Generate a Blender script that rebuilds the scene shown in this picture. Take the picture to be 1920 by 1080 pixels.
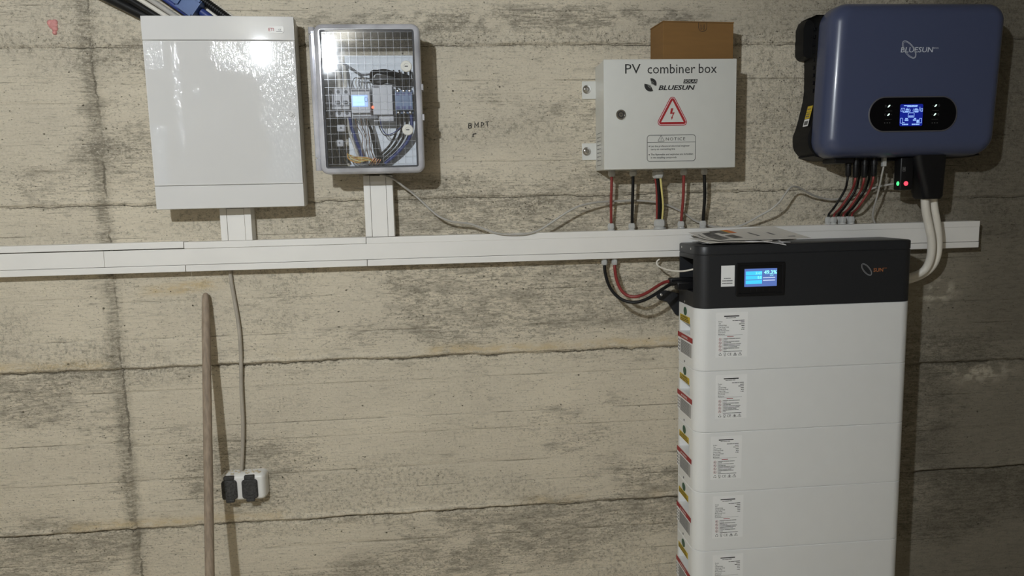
import bpy, bmesh, math, random
import numpy as np
from mathutils import Vector, Matrix

random.seed(7)
for o in list(bpy.data.objects):
    bpy.data.objects.remove(o, do_unlink=True)
scene = bpy.context.scene
COL = scene.collection

# ------------------------------------------------------------------ camera
# World: X along the wall to the right, Z up, the concrete wall is the plane Y = 0
# and the camera stands 2.13 m in front of it (negative Y), 1.5 m above the floor.
FPX, CX, CY = 1330.0, 960.0, 540.0
CAM = np.array([0.0, -2.13, 1.5])
_dn = np.array([240.0, 10460.0, 1330.0]); _dn /= np.linalg.norm(_dn)
_rt = np.array([15540.0, -525.0, 1330.0]); _rt -= _dn * _rt.dot(_dn); _rt /= np.linalg.norm(_rt)
ROT = np.stack([_rt, np.cross(-_dn, _rt), -_dn])        # camera vector -> world vector

def at(px, py, Y):
    """World point where the sight line through a photo pixel meets the plane Y."""
    d = ROT @ np.array([(px - CX) / FPX, (py - CY) / FPX, 1.0])
    p = CAM + d * ((Y - CAM[1]) / d[1])
    return Vector(p.tolist())

cam_data = bpy.data.cameras.new('camera')
cam_data.sensor_width = 36.0
cam_data.lens = FPX / 1920.0 * 36.0
cam_data.clip_start = 0.02
cam = bpy.data.objects.new('camera', cam_data)
COL.objects.link(cam)
_r, _u, _b = ROT @ np.array([1, 0, 0]), ROT @ np.array([0, -1, 0]), ROT @ np.array([0, 0, -1])
M4 = Matrix.Identity(4)
for i in range(3):
    M4[i][0], M4[i][1], M4[i][2], M4[i][3] = _r[i], _u[i], _b[i], CAM[i]
cam.matrix_world = M4
scene.camera = cam

# ------------------------------------------------------------------ world, light, exposure
world = bpy.data.worlds.new('world'); scene.world = world; world.use_nodes = True
world.node_tree.nodes['Background'].inputs[0].default_value = (0.9, 0.95, 1.0, 1)
world.node_tree.nodes['Background'].inputs[1].default_value = 0.02
LAMP = Vector((-0.80, -2.46, 2.37))
LAMP_POWER = 137.0
LAMP_COLOR = (0.89, 0.95, 1.0)
LAMP_SIZE = 0.035
scene.view_settings.view_transform = 'Standard'
scene.view_settings.look = 'None'
scene.view_settings.gamma = 1.0
scene.view_settings.use_curve_mapping = False
scene.view_settings.exposure = 0.0

# ------------------------------------------------------------------ materials
def _nodes(name):
    m = bpy.data.materials.new(name); m.use_nodes = True
    nt = m.node_tree
    return m, nt, nt.nodes['Principled BSDF']

def mat(name, col, rough=0.5, metal=0.0, var=0.06, scale=40.0, bump=0.0, bscale=200.0, coat=0.0, stretch=(1, 1, 1), spec=0.5):
    m, nt, b = _nodes(name)
    tc = nt.nodes.new('ShaderNodeTexCoord'); mp = nt.nodes.new('ShaderNodeMapping')
    mp.inputs['Scale'].default_value = stretch
    nt.links.new(tc.outputs['Object'], mp.inputs[0])
    n = nt.nodes.new('ShaderNodeTexNoise'); n.inputs['Scale'].default_value = scale; n.inputs['Detail'].default_value = 4
    nt.links.new(mp.outputs[0], n.inputs['Vector'])
    r = nt.nodes.new('ShaderNodeValToRGB')
    c = np.array(col)
    r.color_ramp.elements[0].position = 0.3; r.color_ramp.elements[1].position = 0.7
    r.color_ramp.elements[0].color = (*np.clip(c * (1 - var), 0, 1), 1)
    r.color_ramp.elements[1].color = (*np.clip(c * (1 + var), 0, 1), 1)
    nt.links.new(n.outputs[0], r.inputs[0]); nt.links.new(r.outputs[0], b.inputs['Base Color'])
    b.inputs['Roughness'].default_value = rough; b.inputs['Metallic'].default_value = metal
    b.inputs['Specular IOR Level'].default_value = spec
    if coat: b.inputs['Coat Weight'].default_value = coat; b.inputs['Coat Roughness'].default_value = 0.08
    if bump:
        n2 = nt.nodes.new('ShaderNodeTexNoise'); n2.inputs['Scale'].default_value = bscale; n2.inputs['Detail'].default_value = 3
        nt.links.new(mp.outputs[0], n2.inputs['Vector'])
        bp = nt.nodes.new('ShaderNodeBump'); bp.inputs['Strength'].default_value = bump; bp.inputs['Distance'].default_value = 0.001
        nt.links.new(n2.outputs[0], bp.inputs['Height']); nt.links.new(bp.outputs[0], b.inputs['Normal'])
    return m

def emit(name, col, s):
    m, nt, b = _nodes(name)
    b.inputs['Base Color'].default_value = (*[c * 0.2 for c in col], 1); b.inputs['Roughness'].default_value = 0.3
    b.inputs['Emission Color'].default_value = (*col, 1); b.inputs['Emission Strength'].default_value = s
    return m

def clear(name, tint, gloss=0.06, rough=0.05, haze=0.0, hazecol=(0.7, 0.72, 0.75), bump=0.0, bscale=30.0):
    """Clear plastic sheet: light passes, the surface mirrors more at grazing angles."""
    m = bpy.data.materials.new(name); m.use_nodes = True; nt = m.node_tree; nt.nodes.clear()
    out = nt.nodes.new('ShaderNodeOutputMaterial')
    tr = nt.nodes.new('ShaderNodeBsdfTransparent'); tr.inputs[0].default_value = (*tint, 1)
    gl = nt.nodes.new('ShaderNodeBsdfGlossy'); gl.inputs['Roughness'].default_value = rough
    df = nt.nodes.new('ShaderNodeBsdfDiffuse'); df.inputs[0].default_value = (*hazecol, 1)
    mh = nt.nodes.new('ShaderNodeMixShader')
    tc = nt.nodes.new('ShaderNodeTexCoord')
    nz = nt.nodes.new('ShaderNodeTexNoise'); nz.inputs['Scale'].default_value = bscale; nz.inputs['Detail'].default_value = 3
    nt.links.new(tc.outputs['Object'], nz.inputs['Vector'])
    mr = nt.nodes.new('ShaderNodeMapRange'); mr.inputs[1].default_value = 0.3; mr.inputs[2].default_value = 0.7
    mr.inputs[3].default_value = haze * 0.7; mr.inputs[4].default_value = haze * 1.3
    nt.links.new(nz.outputs[0], mr.inputs[0]); nt.links.new(mr.outputs[0], mh.inputs[0])
    nt.links.new(tr.outputs[0], mh.inputs[1]); nt.links.new(df.outputs[0], mh.inputs[2])
    lw = nt.nodes.new('ShaderNodeFresnel'); lw.inputs[0].default_value = 1.49
    ad = nt.nodes.new('ShaderNodeMath'); ad.operation = 'MULTIPLY_ADD'; ad.inputs[1].default_value = 1.0; ad.inputs[2].default_value = gloss - 0.04
    ad.use_clamp = True
    nt.links.new(lw.outputs[0], ad.inputs[0])
    mx = nt.nodes.new('ShaderNodeMixShader'); nt.links.new(ad.outputs[0], mx.inputs[0])
    nt.links.new(mh.outputs[0], mx.inputs[1]); nt.links.new(gl.outputs[0], mx.inputs[2])
    if bump:
        bp = nt.nodes.new('ShaderNodeBump'); bp.inputs['Strength'].default_value = bump; bp.inputs['Distance'].default_value = 0.002
        nt.links.new(nz.outputs[0], bp.inputs['Height']); nt.links.new(bp.outputs[0], gl.inputs['Normal'])
    nt.links.new(mx.outputs[0], out.inputs[0])
    return m

def film_material():
    """Loose protective film: wrinkles and bubbles that catch the lamp."""
    m = bpy.data.materials.new('protective_film'); m.use_nodes = True; nt = m.node_tree; nt.nodes.clear()
    L = nt.links
    out = nt.nodes.new('ShaderNodeOutputMaterial')
    tr = nt.nodes.new('ShaderNodeBsdfTransparent'); tr.inputs[0].default_value = (0.97, 0.97, 0.97, 1)
    gl = nt.nodes.new('ShaderNodeBsdfGlossy'); gl.inputs['Roughness'].default_value = 0.05
    fr = nt.nodes.new('ShaderNodeFresnel'); fr.inputs[0].default_value = 1.5
    tc = nt.nodes.new('ShaderNodeTexCoord')
    mp = nt.nodes.new('ShaderNodeMapping'); mp.inputs['Scale'].default_value = (150, 1, 46); mp.inputs['Rotation'].default_value = (0, math.radians(-14), 0)
    L.new(tc.outputs['Object'], mp.inputs[0])
    n = nt.nodes.new('ShaderNodeTexNoise'); n.inputs['Scale'].default_value = 1.0; n.inputs['Detail'].default_value = 2.5; n.inputs['Distortion'].default_value = 0.4
    L.new(mp.outputs[0], n.inputs['Vector'])
    # wrinkled towards the edges, taut over the middle
    lo = nt.nodes.new('ShaderNodeTexNoise'); lo.inputs['Scale'].default_value = 9.0; lo.inputs['Detail'].default_value = 2
    L.new(tc.outputs['Object'], lo.inputs['Vector'])
    at_ = nt.nodes.new('ShaderNodeAttribute'); at_.attribute_name = 'loose'
    add = nt.nodes.new('ShaderNodeMath'); add.operation = 'ADD'; L.new(lo.outputs[0], add.inputs[0]); L.new(at_.outputs['Fac'], add.inputs[1])
    mr = nt.nodes.new('ShaderNodeMapRange'); mr.inputs[1].default_value = 0.84; mr.inputs[2].default_value = 1.08; mr.inputs[3].default_value = 0.06; mr.inputs[4].default_value = 1.0
    L.new(add.outputs[0], mr.inputs[0])
    bp = nt.nodes.new('ShaderNodeBump'); bp.inputs['Distance'].default_value = 0.0052
    ml = nt.nodes.new('ShaderNodeMath'); ml.operation = 'MULTIPLY'
    st_ = nt.nodes.new('ShaderNodeAttribute'); st_.attribute_name = 'steep'; L.new(st_.outputs['Fac'], ml.inputs[1])
    L.new(mr.outputs[0], ml.inputs[0]); L.new(ml.outputs[0], bp.inputs['Strength']); L.new(n.outputs[0], bp.inputs['Height'])
    L.new(bp.outputs[0], gl.inputs['Normal'])
    fk = nt.nodes.new('ShaderNodeMath'); fk.operation = 'MULTIPLY'; L.new(fr.outputs[0], fk.inputs[0]); L.new(mr.outputs[0], fk.inputs[1])
    mx = nt.nodes.new('ShaderNodeMixShader'); L.new(fk.outputs[0], mx.inputs[0]); L.new(tr.outputs[0], mx.inputs[1]); L.new(gl.outputs[0], mx.inputs[2])
    L.new(mx.outputs[0], out.inputs[0])
    return m

def concrete_material(name, plain=0.0):
    m, nt, b = _nodes(name); L = nt.links
    tc = nt.nodes.new('ShaderNodeTexCoord')
    def mapping(s):
        mp = nt.nodes.new('ShaderNodeMapping'); mp.inputs['Scale'].default_value = s
        L.new(tc.outputs['Object'], mp.inputs[0]); return mp.outputs[0]
    def noise(vec, scale, detail=5, rough=0.6, dist=0.0):
        n = nt.nodes.new('ShaderNodeTexNoise'); n.inputs['Scale'].default_value = scale; n.inputs['Detail'].default_value = detail
        n.inputs['Roughness'].default_value = rough; n.inputs['Distortion'].default_value = dist; L.new(vec, n.inputs['Vector']); return n.outputs[0]
    def rng(v, a, b_, c=0.0, d=1.0):
        n = nt.nodes.new('ShaderNodeMapRange'); L.new(v, n.inputs[0])
        for i, q in enumerate((a, b_, c, d)): n.inputs[1 + i].default_value = q
        return n.outputs[0]
    def math_(op, a, b_):
        n = nt.nodes.new('ShaderNodeMath'); n.operation = op; n.use_clamp = op != 'SUBTRACT'
        for i, q in enumerate((a, b_)):
            if isinstance(q, (int, float)): n.inputs[i].default_value = q
            else: L.new(q, n.inputs[i])
        return n.outputs[0]
    def mix(f, a, b_):
        n = nt.nodes.new('ShaderNodeMix'); n.data_type = 'RGBA'
        if isinstance(f, (int, float)): n.inputs[0].default_value = f
        else: L.new(f, n.inputs[0])
        for i, q in ((6, a), (7, b_)):
            if isinstance(q, tuple): n.inputs[i].default_value = (*q, 1)
            else: L.new(q, n.inputs[i])
        return n.outputs[2]
    def attr(nm):
        n = nt.nodes.new('ShaderNodeAttribute'); n.attribute_name = nm; return n.outputs['Fac']
    iso = mapping((1, 1, 1)); g2 = mapping((1, 1, 2.2)); g14 = mapping((1, 1, 13))
    broad = noise(g2, 2.3, 4, 0.6)
    c = mix(rng(broad, 0.35, 0.65), (0.715, 0.640, 0.505), (0.600, 0.538, 0.428))
    fine = noise(iso, 150, 5, 0.75)
    c = mix(rng(fine, 0.42, 0.66, 0, 0.40), c, (0.80, 0.73, 0.60))
    if plain:
        c = mix(plain, c, (0.07, 0.06, 0.05))
        L.new(c, b.inputs['Base Color']); b.inputs['Roughness'].default_value = 0.9
        return m
    stain = attr('stain'); yel = attr('yellow'); pit = attr('pit'); damp = attr('damp'); bd = attr('board'); sd = attr('seam'); jd = attr('joint')
    def add(a, q): return math_n('ADD', a, q)
    def math_n(op, a, b_):
        n = nt.nodes.new('ShaderNodeMath'); n.operation = op
        for i, q in enumerate((a, b_)):
            if isinstance(q, (int, float)): n.inputs[i].default_value = q
            else: L.new(q, n.inputs[i])
        return n.outputs[0]
    mul = lambda a, q: math_n('MULTIPLY', a, q)
    sub = lambda a, q: math_n('SUBTRACT', a, q)
    bias = rng(stain, 0.0, 1.0, -0.055, 0.060)
    # ragged cement smears, down to small flecks; all run along the boards
    nA = add(noise(mapping((1, 1, 3.4)), 7.5, 12, 0.74, 0.1), bias)
    c = mix(mul(rng(nA, 0.515, 0.62), 0.47), c, (0.255, 0.228, 0.178))
    nB = add(noise(mapping((1, 1, 4.2)), 26, 10, 0.78, 0.15), bias)
    mB = mul(rng(nB, 0.54, 0.615), 0.55)
    c = mix(mB, c, (0.205, 0.183, 0.140))
    nC = add(noise(mapping((1, 1, 1.8)), 125, 4, 0.7), mul(bias, 0.6))
    mC = mul(rng(nC, 0.545, 0.63), 0.66)
    c = mix(mC, c, (0.21, 0.187, 0.143))
    nD = noise(g14, 17, 7, 0.7, 0.1)
    mD = mul(rng(add(nD, mul(bias, 0.5)), 0.53, 0.66), 0.60)
    c = mix(mD, c, (0.215, 0.192, 0.148))
    c = mix(mul(yel, rng(noise(g2, 26, 6, 0.7), 0.36, 0.58, 0.1, 0.85)), c, (0.60, 0.475, 0.285))
    # crisp board lines and cracks from signed distances
    wig = sub(noise(mapping((1, 1, 1)), 28, 3, 0.6), 0.5)
    wig2 = sub(noise(iso, 95, 4, 0.7), 0.5)
    ad = math_n('ABSOLUTE', add(bd, mul(wig2, 0.0030)), 0.0)
    brk = rng(noise(mapping((1, 1, 6)), 4.2, 5, 0.7), 0.47, 0.60)
    ln = mul(rng(ad, 0.0006, 0.0019, 1.0, 0.0), add(mul(brk, 0.60), 0.04))
    c = mix(ln, c, (0.200, 0.172, 0.122))
    sdw = add(sd, add(mul(wig, 0.012), mul(wig2, 0.011)))
    asd = math_n('ABSOLUTE', sdw, 0.0)
    crk = mul(rng(asd, 0.0008, 0.0028, 1.0, 0.0), rng(noise(mapping((1, 1, 1)), 7, 3), 0.40, 0.56, 0.18, 1.0))
    c = mix(mul(crk, 0.85), c, (0.105, 0.088, 0.060))
    frn = mul(rng(math_n('ABSOLUTE', sdw, 0.0), 0.004, 0.022, 1.0, 0.0), rng(noise(iso, 120, 4, 0.75), 0.50, 0.62, 0.0, 0.62))
    c = mix(frn, c, (0.235, 0.205, 0.150))
    jdw = add(jd, add(mul(wig, 0.016), mul(wig2, 0.016)))
    jcr = mul(rng(math_n('ABSOLUTE', jdw, 0.0), 0.0010, 0.0040, 0.75, 0.0), rng(noise(mapping((1, 1, 1)), 9, 3), 0.42, 0.56, 0.15, 1.0))
    jb = mul(rng(math_n('ABSOLUTE', add(jd, add(0.010, mul(wig, 0.030))), 0.0), 0.004, 0.034, 1.0, 0.0), rng(noise(mapping((1, 1, 4)), 40, 8, 0.78), 0.42, 0.58, 0.10, 0.75))
    c = mix(jb, c, (0.185, 0.165, 0.125))
    c = mix(jcr, c, (0.120, 0.105, 0.078))
    # bug holes of uneven outline
    wv = nt.nodes.new('ShaderNodeVectorMath'); wv.operation = 'MULTIPLY_ADD'
    nn = nt.nodes.new('ShaderNodeTexNoise'); nn.inputs['Scale'].default_value = 140; nn.inputs['Detail'].default_value = 2; L.new(iso, nn.inputs['Vector'])
    L.new(nn.outputs['Color'], wv.inputs[0]); wv.inputs[1].default_value = (0.006, 0.006, 0.006); L.new(iso, wv.inputs[2])
    def holes_(scale, lo, smax, vec=wv.outputs[0]):
        sc = nt.nodes.new('ShaderNodeVectorMath'); sc.operation = 'MULTIPLY'; sc.inputs[1].default_value = (1, 0.02, 1.25); L.new(vec, sc.inputs[0])
        v = nt.nodes.new('ShaderNodeTexVoronoi'); v.inputs['Scale'].default_value = scale; L.new(sc.outputs[0], v.inputs['Vector'])
        cs = nt.nodes.new('ShaderNodeSeparateColor'); L.new(v.outputs['Color'], cs.inputs[0])
        return v.outputs['Distance'], cs.outputs[0]
    d1, r1 = holes_(36, 0, 0); d2, r2 = holes_(88, 0, 0); d3, r3 = holes_(150, 0, 0)
    hole = rng(sub(rng(r1, 0.62, 1.0, -0.03, 0.12), d1), -0.015, 0.03)
    hole2 = rng(sub(rng(add(r2, mul(stain, 0.10)), 0.74, 1.05, -0.03, 0.20), d2), -0.02, 0.06)
    hole3 = mul(rng(sub(rng(add(r3, mul(pit, 0.5)), 1.0, 1.45, -0.03, 0.34), d3), -0.03, 0.14), rng(pit, 0.02, 0.35))
    holes = math_('MAXIMUM', math_('MAXIMUM', hole, mul(hole2, 0.8)), hole3)
    c = mix(mul(holes, 0.82), c, (0.085, 0.072, 0.050))
    # pale aggregate grains in the rough areas
    gs = mul(rng(noise(iso, 190, 3, 0.6), 0.56, 0.66), rng(pit, 0.05, 0.6, 0, 0.75))
    c = mix(gs, c, (0.72, 0.66, 0.55))
    gd = mul(rng(noise(iso, 85, 5, 0.75), 0.50, 0.62), rng(pit, 0.05, 0.6, 0, 0.55))
    c = mix(gd, c, (0.19, 0.168, 0.125))
    # damp, dark concrete
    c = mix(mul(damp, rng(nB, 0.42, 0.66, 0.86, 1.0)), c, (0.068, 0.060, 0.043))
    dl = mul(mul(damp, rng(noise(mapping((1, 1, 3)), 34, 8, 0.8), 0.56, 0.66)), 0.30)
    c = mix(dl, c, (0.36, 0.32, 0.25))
    L.new(c, b.inputs['Base Color'])
    b.inputs['Roughness'].default_value = 0.9; b.inputs['Specular IOR Level'].default_value = 0.2
    h = add(add(mul(nB, 0.30), mul(fine, 0.28)), mul(nD, 0.30))
    h = sub(h, add(mul(holes, 0.55), add(mul(crk, 0.7), mul(ln, 0.35))))
    h = add(h, mul(noise(iso, 130, 4, 0.7), mul(pit, 0.9)))
    bp = nt.nodes.new('ShaderNodeBump'); bp.inputs['Strength'].default_value = 1.0; bp.inputs['Distance'].default_value = 0.006
    L.new(h, bp.inputs['Height']); L.new(bp.outputs[0], b.inputs['Normal'])
    return m

M = {
    'white_pvc': mat('white_pvc', (0.80, 0.78, 0.75), 0.32, var=0.02, scale=12),
    'trunk_white': mat('trunking_white', (0.82, 0.80, 0.765), 0.38, var=0.025, scale=9, bump=0.04, bscale=60),
    'panel_white': mat('panel_white', (0.69, 0.68, 0.665), 0.075, var=0.015, scale=8, spec=0.11),
    'panel_side': mat('panel_side_white', (0.66, 0.645, 0.61), 0.4, var=0.02),
    'film': film_material(),
    'print_black': mat('print_black', (0.018, 0.018, 0.018), 0.6, var=0.1),
    'print_grey': mat('print_grey', (0.13, 0.13, 0.13), 0.6, var=0.1),
    'print_red': mat('print_red', (0.36, 0.018, 0.022), 0.5, var=0.05),
    'print_white': mat('print_white', (0.8, 0.8, 0.78), 0.5, var=0.02),
    'print_orange': mat('print_orange', (0.75, 0.20, 0.05), 0.5, var=0.05),
    'logo_orange': mat('logo_orange', (0.36, 0.13, 0.05), 0.5, var=0.05),
    'logo_grey': mat('logo_grey', (0.30, 0.30, 0.31), 0.4, var=0.05),
    'print_silver': mat('print_silver', (0.62, 0.65, 0.72), 0.35, var=0.03),
    'smoke_clear': clear('smoky_clear_plastic', (0.34, 0.34, 0.36), 0.06, 0.12, haze=0.16, hazecol=(0.5, 0.5, 0.53)),
    'lid_clear': clear('clear_lid_plastic', (0.975, 0.98, 0.99), 0.05, 0.06, haze=0.006, bump=0.22, bscale=11),
    'rim_clear': clear('frosted_rim_plastic', (0.62, 0.62, 0.66), 0.12, 0.14, haze=0.55, hazecol=(0.80, 0.80, 0.86), bump=0.3, bscale=12),
    'rib_clear': clear('moulded_rib_plastic', (0.9, 0.92, 0.96), 0.10, 0.22, haze=0.24, hazecol=(0.95, 0.96, 1.0)),
    'gasket': mat('dark_gasket', (0.03, 0.03, 0.035), 0.6),
    'plate_white': mat('mounting_plate_white', (0.90, 0.94, 0.98), 0.5, var=0.02),
    'device_grey': mat('device_grey', (0.64, 0.64, 0.66), 0.5, var=0.03),
    'device_dark': mat('device_dark_grey', (0.16, 0.16, 0.17), 0.5),
    'contactor_blue': mat('contactor_blue', (0.15, 0.22, 0.36), 0.45, var=0.04),
    'metal': mat('zinc_metal', (0.62, 0.61, 0.58), 0.32, 0.9, var=0.08, scale=80),
    'chrome': mat('polished_steel', (0.55, 0.54, 0.52), 0.18, 1.0, var=0.05),
    'lock_cream': mat('lock_cream_plastic', (0.62, 0.61, 0.56), 0.4, var=0.03),
    'grey_paint': mat('grey_powder_paint', (0.625, 0.625, 0.59), 0.42, var=0.012, scale=30, bump=0.06, bscale=900),
    'gland_grey': mat('gland_light_grey', (0.47, 0.47, 0.455), 0.45, var=0.03),
    'cable_red': mat('cable_red', (0.235, 0.030, 0.027), 0.4, var=0.1),
    'cable_black': mat('cable_black', (0.009, 0.009, 0.009), 0.42, var=0.2, spec=0.3),
    'cable_grey': mat('cable_grey', (0.42, 0.40, 0.365), 0.45, var=0.05),
    'cable_dirty': mat('cable_dusty_grey', (0.40, 0.36, 0.30), 0.6, var=0.12, scale=25),
    'cable_white': mat('cable_white', (0.74, 0.70, 0.62), 0.42, var=0.10, scale=22, stretch=(1, 1, 0.35)),
    'cable_yellow': mat('cable_yellow', (0.70, 0.60, 0.22), 0.45),
    'cable_blue': mat('cable_blue', (0.030, 0.052, 0.215), 0.4),
    'cable_brown': mat('cable_brown', (0.22, 0.12, 0.07), 0.45),
    'cable_orange': mat('cable_orange', (0.62, 0.32, 0.07), 0.45),
    'copper': mat('copper_strand', (0.72, 0.33, 0.18), 0.35, 0.7),
    'clip_blue': mat('clip_blue', (0.035, 0.090, 0.26), 0.4, var=0.06),
    'cardboard': mat('cardboard', (0.207, 0.108, 0.032), 0.85, var=0.05, scale=14, bump=0.12, bscale=60, stretch=(1, 1, 8)),
    'inv_blue': mat('inverter_blue_paint', (0.060, 0.074, 0.140), 0.30, 0.0, var=0.02, scale=400, coat=0.2),
    'inv_black': mat('inverter_black_metal', (0.006, 0.006, 0.0065), 0.5, var=0.1, spec=0.3),
    'glass_black': mat('display_black_glass', (0.003, 0.003, 0.004), 0.3, var=0.1, spec=0.2),
    'bezel': mat('display_bezel', (0.16, 0.16, 0.18), 0.3, 0.5),
    'plug_black': mat('plug_black', (0.006, 0.006, 0.007), 0.42, var=0.1, spec=0.35),
    'bms_dark': mat('anthracite_paint', (0.0175, 0.0185, 0.0215), 0.42, var=0.05, scale=300, bump=0.05, bscale=1200),
    'recess_dark': mat('recess_black', (0.008, 0.008, 0.009), 0.6),
    'batt_white': mat('battery_white_paint', (0.81, 0.815, 0.81), 0.40, var=0.01, scale=20, bump=0.03, bscale=700),
    'label_white': mat('label_paper', (0.90, 0.90, 0.895), 0.55, var=0.01),
    'label_yellow': mat('label_yellow', (0.66, 0.47, 0.03), 0.5, var=0.05),
    'label_green': mat('sticker_green', (0.015, 0.10, 0.05), 0.45),
    'label_pink': mat('label_pink', (0.80, 0.70, 0.72), 0.55, var=0.01),
    'label_grey': mat('label_text_grey', (0.40, 0.40, 0.40), 0.55, var=0.12, scale=900),
    'paper': mat('magazine_paper', (0.69, 0.66, 0.61), 0.5, var=0.03, scale=20),
    'paper_white': mat('white_paper', (0.80, 0.79, 0.80), 0.45, var=0.02),
    'photo_grey': mat('printed_photo_grey', (0.12, 0.115, 0.11), 0.45, var=0.5, scale=60),
    'wood': mat('weathered_handle_wood', (0.30, 0.235, 0.175), 0.7, var=0.22, scale=30, bump=0.3, bscale=90, stretch=(5, 5, 0.5)),
    'socket_white': mat('socket_white', (0.80, 0.79, 0.76), 0.35, var=0.03, scale=30),
    'socket_dust': mat('dusty_mortar', (0.58, 0.50, 0.36), 0.9, var=0.2, scale=160),
    'flap': mat('dusty_black_flap', (0.045, 0.044, 0.042), 0.7, var=0.6, scale=220),
    'pink': mat('pink_sealant', (0.62, 0.28, 0.26), 0.6, var=0.15, scale=90),
    'pencil': mat('pencil_mark', (0.035, 0.033, 0.03), 0.9),
    'concrete': concrete_material('board_marked_concrete'),
    'plain_concrete': concrete_material('plain_concrete', 0.56),
    'floor_concrete': concrete_material('floor_concrete', 0.3),
    'lcd_blue': emit('lcd_blue_glow', (0.006, 0.014, 0.23), 1.0),
    'lcd_glyph': emit('lcd_glyph_glow', (0.32, 0.52, 1.0), 1.0),
    'lcd_pale': emit('lcd_pale_glow', (0.20, 0.55, 1.0), 1.0),
    'scr_bg': emit('screen_blue_glow', (0.10, 0.17, 0.46), 1.0),
    'scr_cyan': emit('screen_cyan_glow', (0.07, 0.62, 1.0), 1.0),
    'scr_text': emit('screen_text_glow', (0.32, 0.95, 1.0), 1.1),
    'scr_white': emit('screen_white_glow', (0.70, 0.80, 1.0), 1.0),
    'led_green': emit('green_led', (0.08, 1.0, 0.25), 1.5),
    'led_red': emit('red_led', (1.0, 0.06, 0.10), 1.7),
    'led_white': emit('white_led', (0.75, 1.0, 0.9), 1.2),
}

# ------------------------------------------------------------------ mesh helpers
ROOT = {}                                    # object name -> world position of its thing's origin

class MB:
    """Collects shapes and links them as one mesh object."""
    def __init__(s): s.v = []; s.f = []; s.ang = 38
    def add(s, verts, faces):
        n = len(s.v); s.v.extend([tuple(p) for p in verts]); s.f.extend([tuple(i + n for i in q) for q in faces]); return s
    def box(s, x0, x1, y0, y1, z0, z1, bev=0.0, seg=2):
        x0, x1 = min(x0, x1), max(x0, x1); y0, y1 = min(y0, y1), max(y0, y1); z0, z1 = min(z0, z1), max(z0, z1)
        if bev <= 0:
            v = [(x, y, z) for x in (x0, x1) for y in (y0, y1) for z in (z0, z1)]
            return s.add(v, [(0, 1, 3, 2), (4, 6, 7, 5), (0, 4, 5, 1), (2, 3, 7, 6), (0, 2, 6, 4), (1, 5, 7, 3)])
        s.ang = 20
        bm = bmesh.new(); bmesh.ops.create_cube(bm, size=1.0)
        for q in bm.verts:
            q.co = Vector(((x0 + x1) / 2 + q.co.x * (x1 - x0), (y0 + y1) / 2 + q.co.y * (y1 - y0), (z0 + z1) / 2 + q.co.z * (z1 - z0)))
        bmesh.ops.bevel(bm, geom=list(bm.edges), offset=bev, segments=seg, profile=0.5, affect='EDGES')
        bm.verts.index_update()
        s.add([q.co.copy() for q in bm.verts], [[q.index for q in f.verts] for f in bm.faces]); bm.free(); return s
    def loft(s, rings, cap0=True, cap1=True):
        n = len(rings[0]); base = len(s.v)
        for r in rings: s.v.extend([tuple(p) for p in r])
        for k in range(len(rings) - 1):
            for i in range(n):
                j = (i + 1) % n
                s.f.append((base + k * n + i, base + k * n + j, base + (k + 1) * n + j, base + (k + 1) * n + i))
        if cap0: s.f.append(tuple(base + i for i in reversed(range(n))))
        if cap1: s.f.append(tuple(base + (len(rings) - 1) * n + i for i in range(n)))
        return s
    def tube(s, path, r, n=10, smooth=True, sub=6, caps=True):
        P = catmull(path, sub) if smooth and len(path) > 2 else [Vector(p) for p in path]
        rings = []; up = None
        if s.ang == 38: s.ang = 55
        for i, p in enumerate(P):
            t = (P[min(i + 1, len(P) - 1)] - P[max(i - 1, 0)]).normalized()
            if up is None:
                up = Vector((0, 0, 1)) if abs(t.z) < 0.9 else Vector((1, 0, 0))
            a = (up - t * up.dot(t)).normalized(); up = a; b = t.cross(a)
            rr = r(i / (len(P) - 1)) if callable(r) else r
            rings.append([p + (a * math.cos(2 * math.pi * k / n) + b * math.sin(2 * math.pi * k / n)) * rr for k in range(n)])
        return s.loft(rings, caps, caps)
    def lathe(s, base, axis, prof, n=20):
        base = Vector(base); t = Vector(axis).normalized()
        a = t.orthogonal().normalized(); b = t.cross(a)
        return s.loft([[base + t * h + (a * math.cos(2 * math.pi * k / n) + b * math.sin(2 * math.pi * k / n)) * max(r, 1e-5) for k in range(n)] for r, h in prof])
    def build(s, name, m, parent=None, ang=None, label=None):
        ang = ang or s.ang
        me = bpy.data.meshes.new(name)
        off = ROOT.get(parent.name, Vector((0, 0, 0))) if parent else Vector((0, 0, 0))
        me.from_pydata([(p[0] - off.x, p[1] - off.y, p[2] - off.z) for p in s.v], [], s.f)
        bm = bmesh.new(); bm.from_mesh(me); bmesh.ops.recalc_face_normals(bm, faces=bm.faces[:]); bm.to_mesh(me); bm.free()
        me.polygons.foreach_set('use_smooth', [True] * len(me.polygons)); me.set_sharp_from_angle(angle=math.radians(ang))
        me.materials.append(M[m] if isinstance(m, str) else m)
        o = bpy.data.objects.new(name, me); COL.objects.link(o)
        if parent: o.parent = parent; ROOT[o.name] = off
        if label: o['label'] = label
        return o

def catmull(pts, sub):
    P = [Vector(p) for p in pts]; Q = [P[0] * 2 - P[1]] + P + [P[-1] * 2 - P[-2]]; out = []
    for i in range(1, len(Q) - 2):
        a, b, c, d = Q[i - 1], Q[i], Q[i + 1], Q[i + 2]
        for k in range(sub):
            t = k / sub
            out.append(0.5 * ((2 * b) + (c - a) * t + (2 * a - 5 * b + 4 * c - d) * t * t + (3 * b - a - 3 * c + d) * t ** 3))
    out.append(P[-1]); return out

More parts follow.
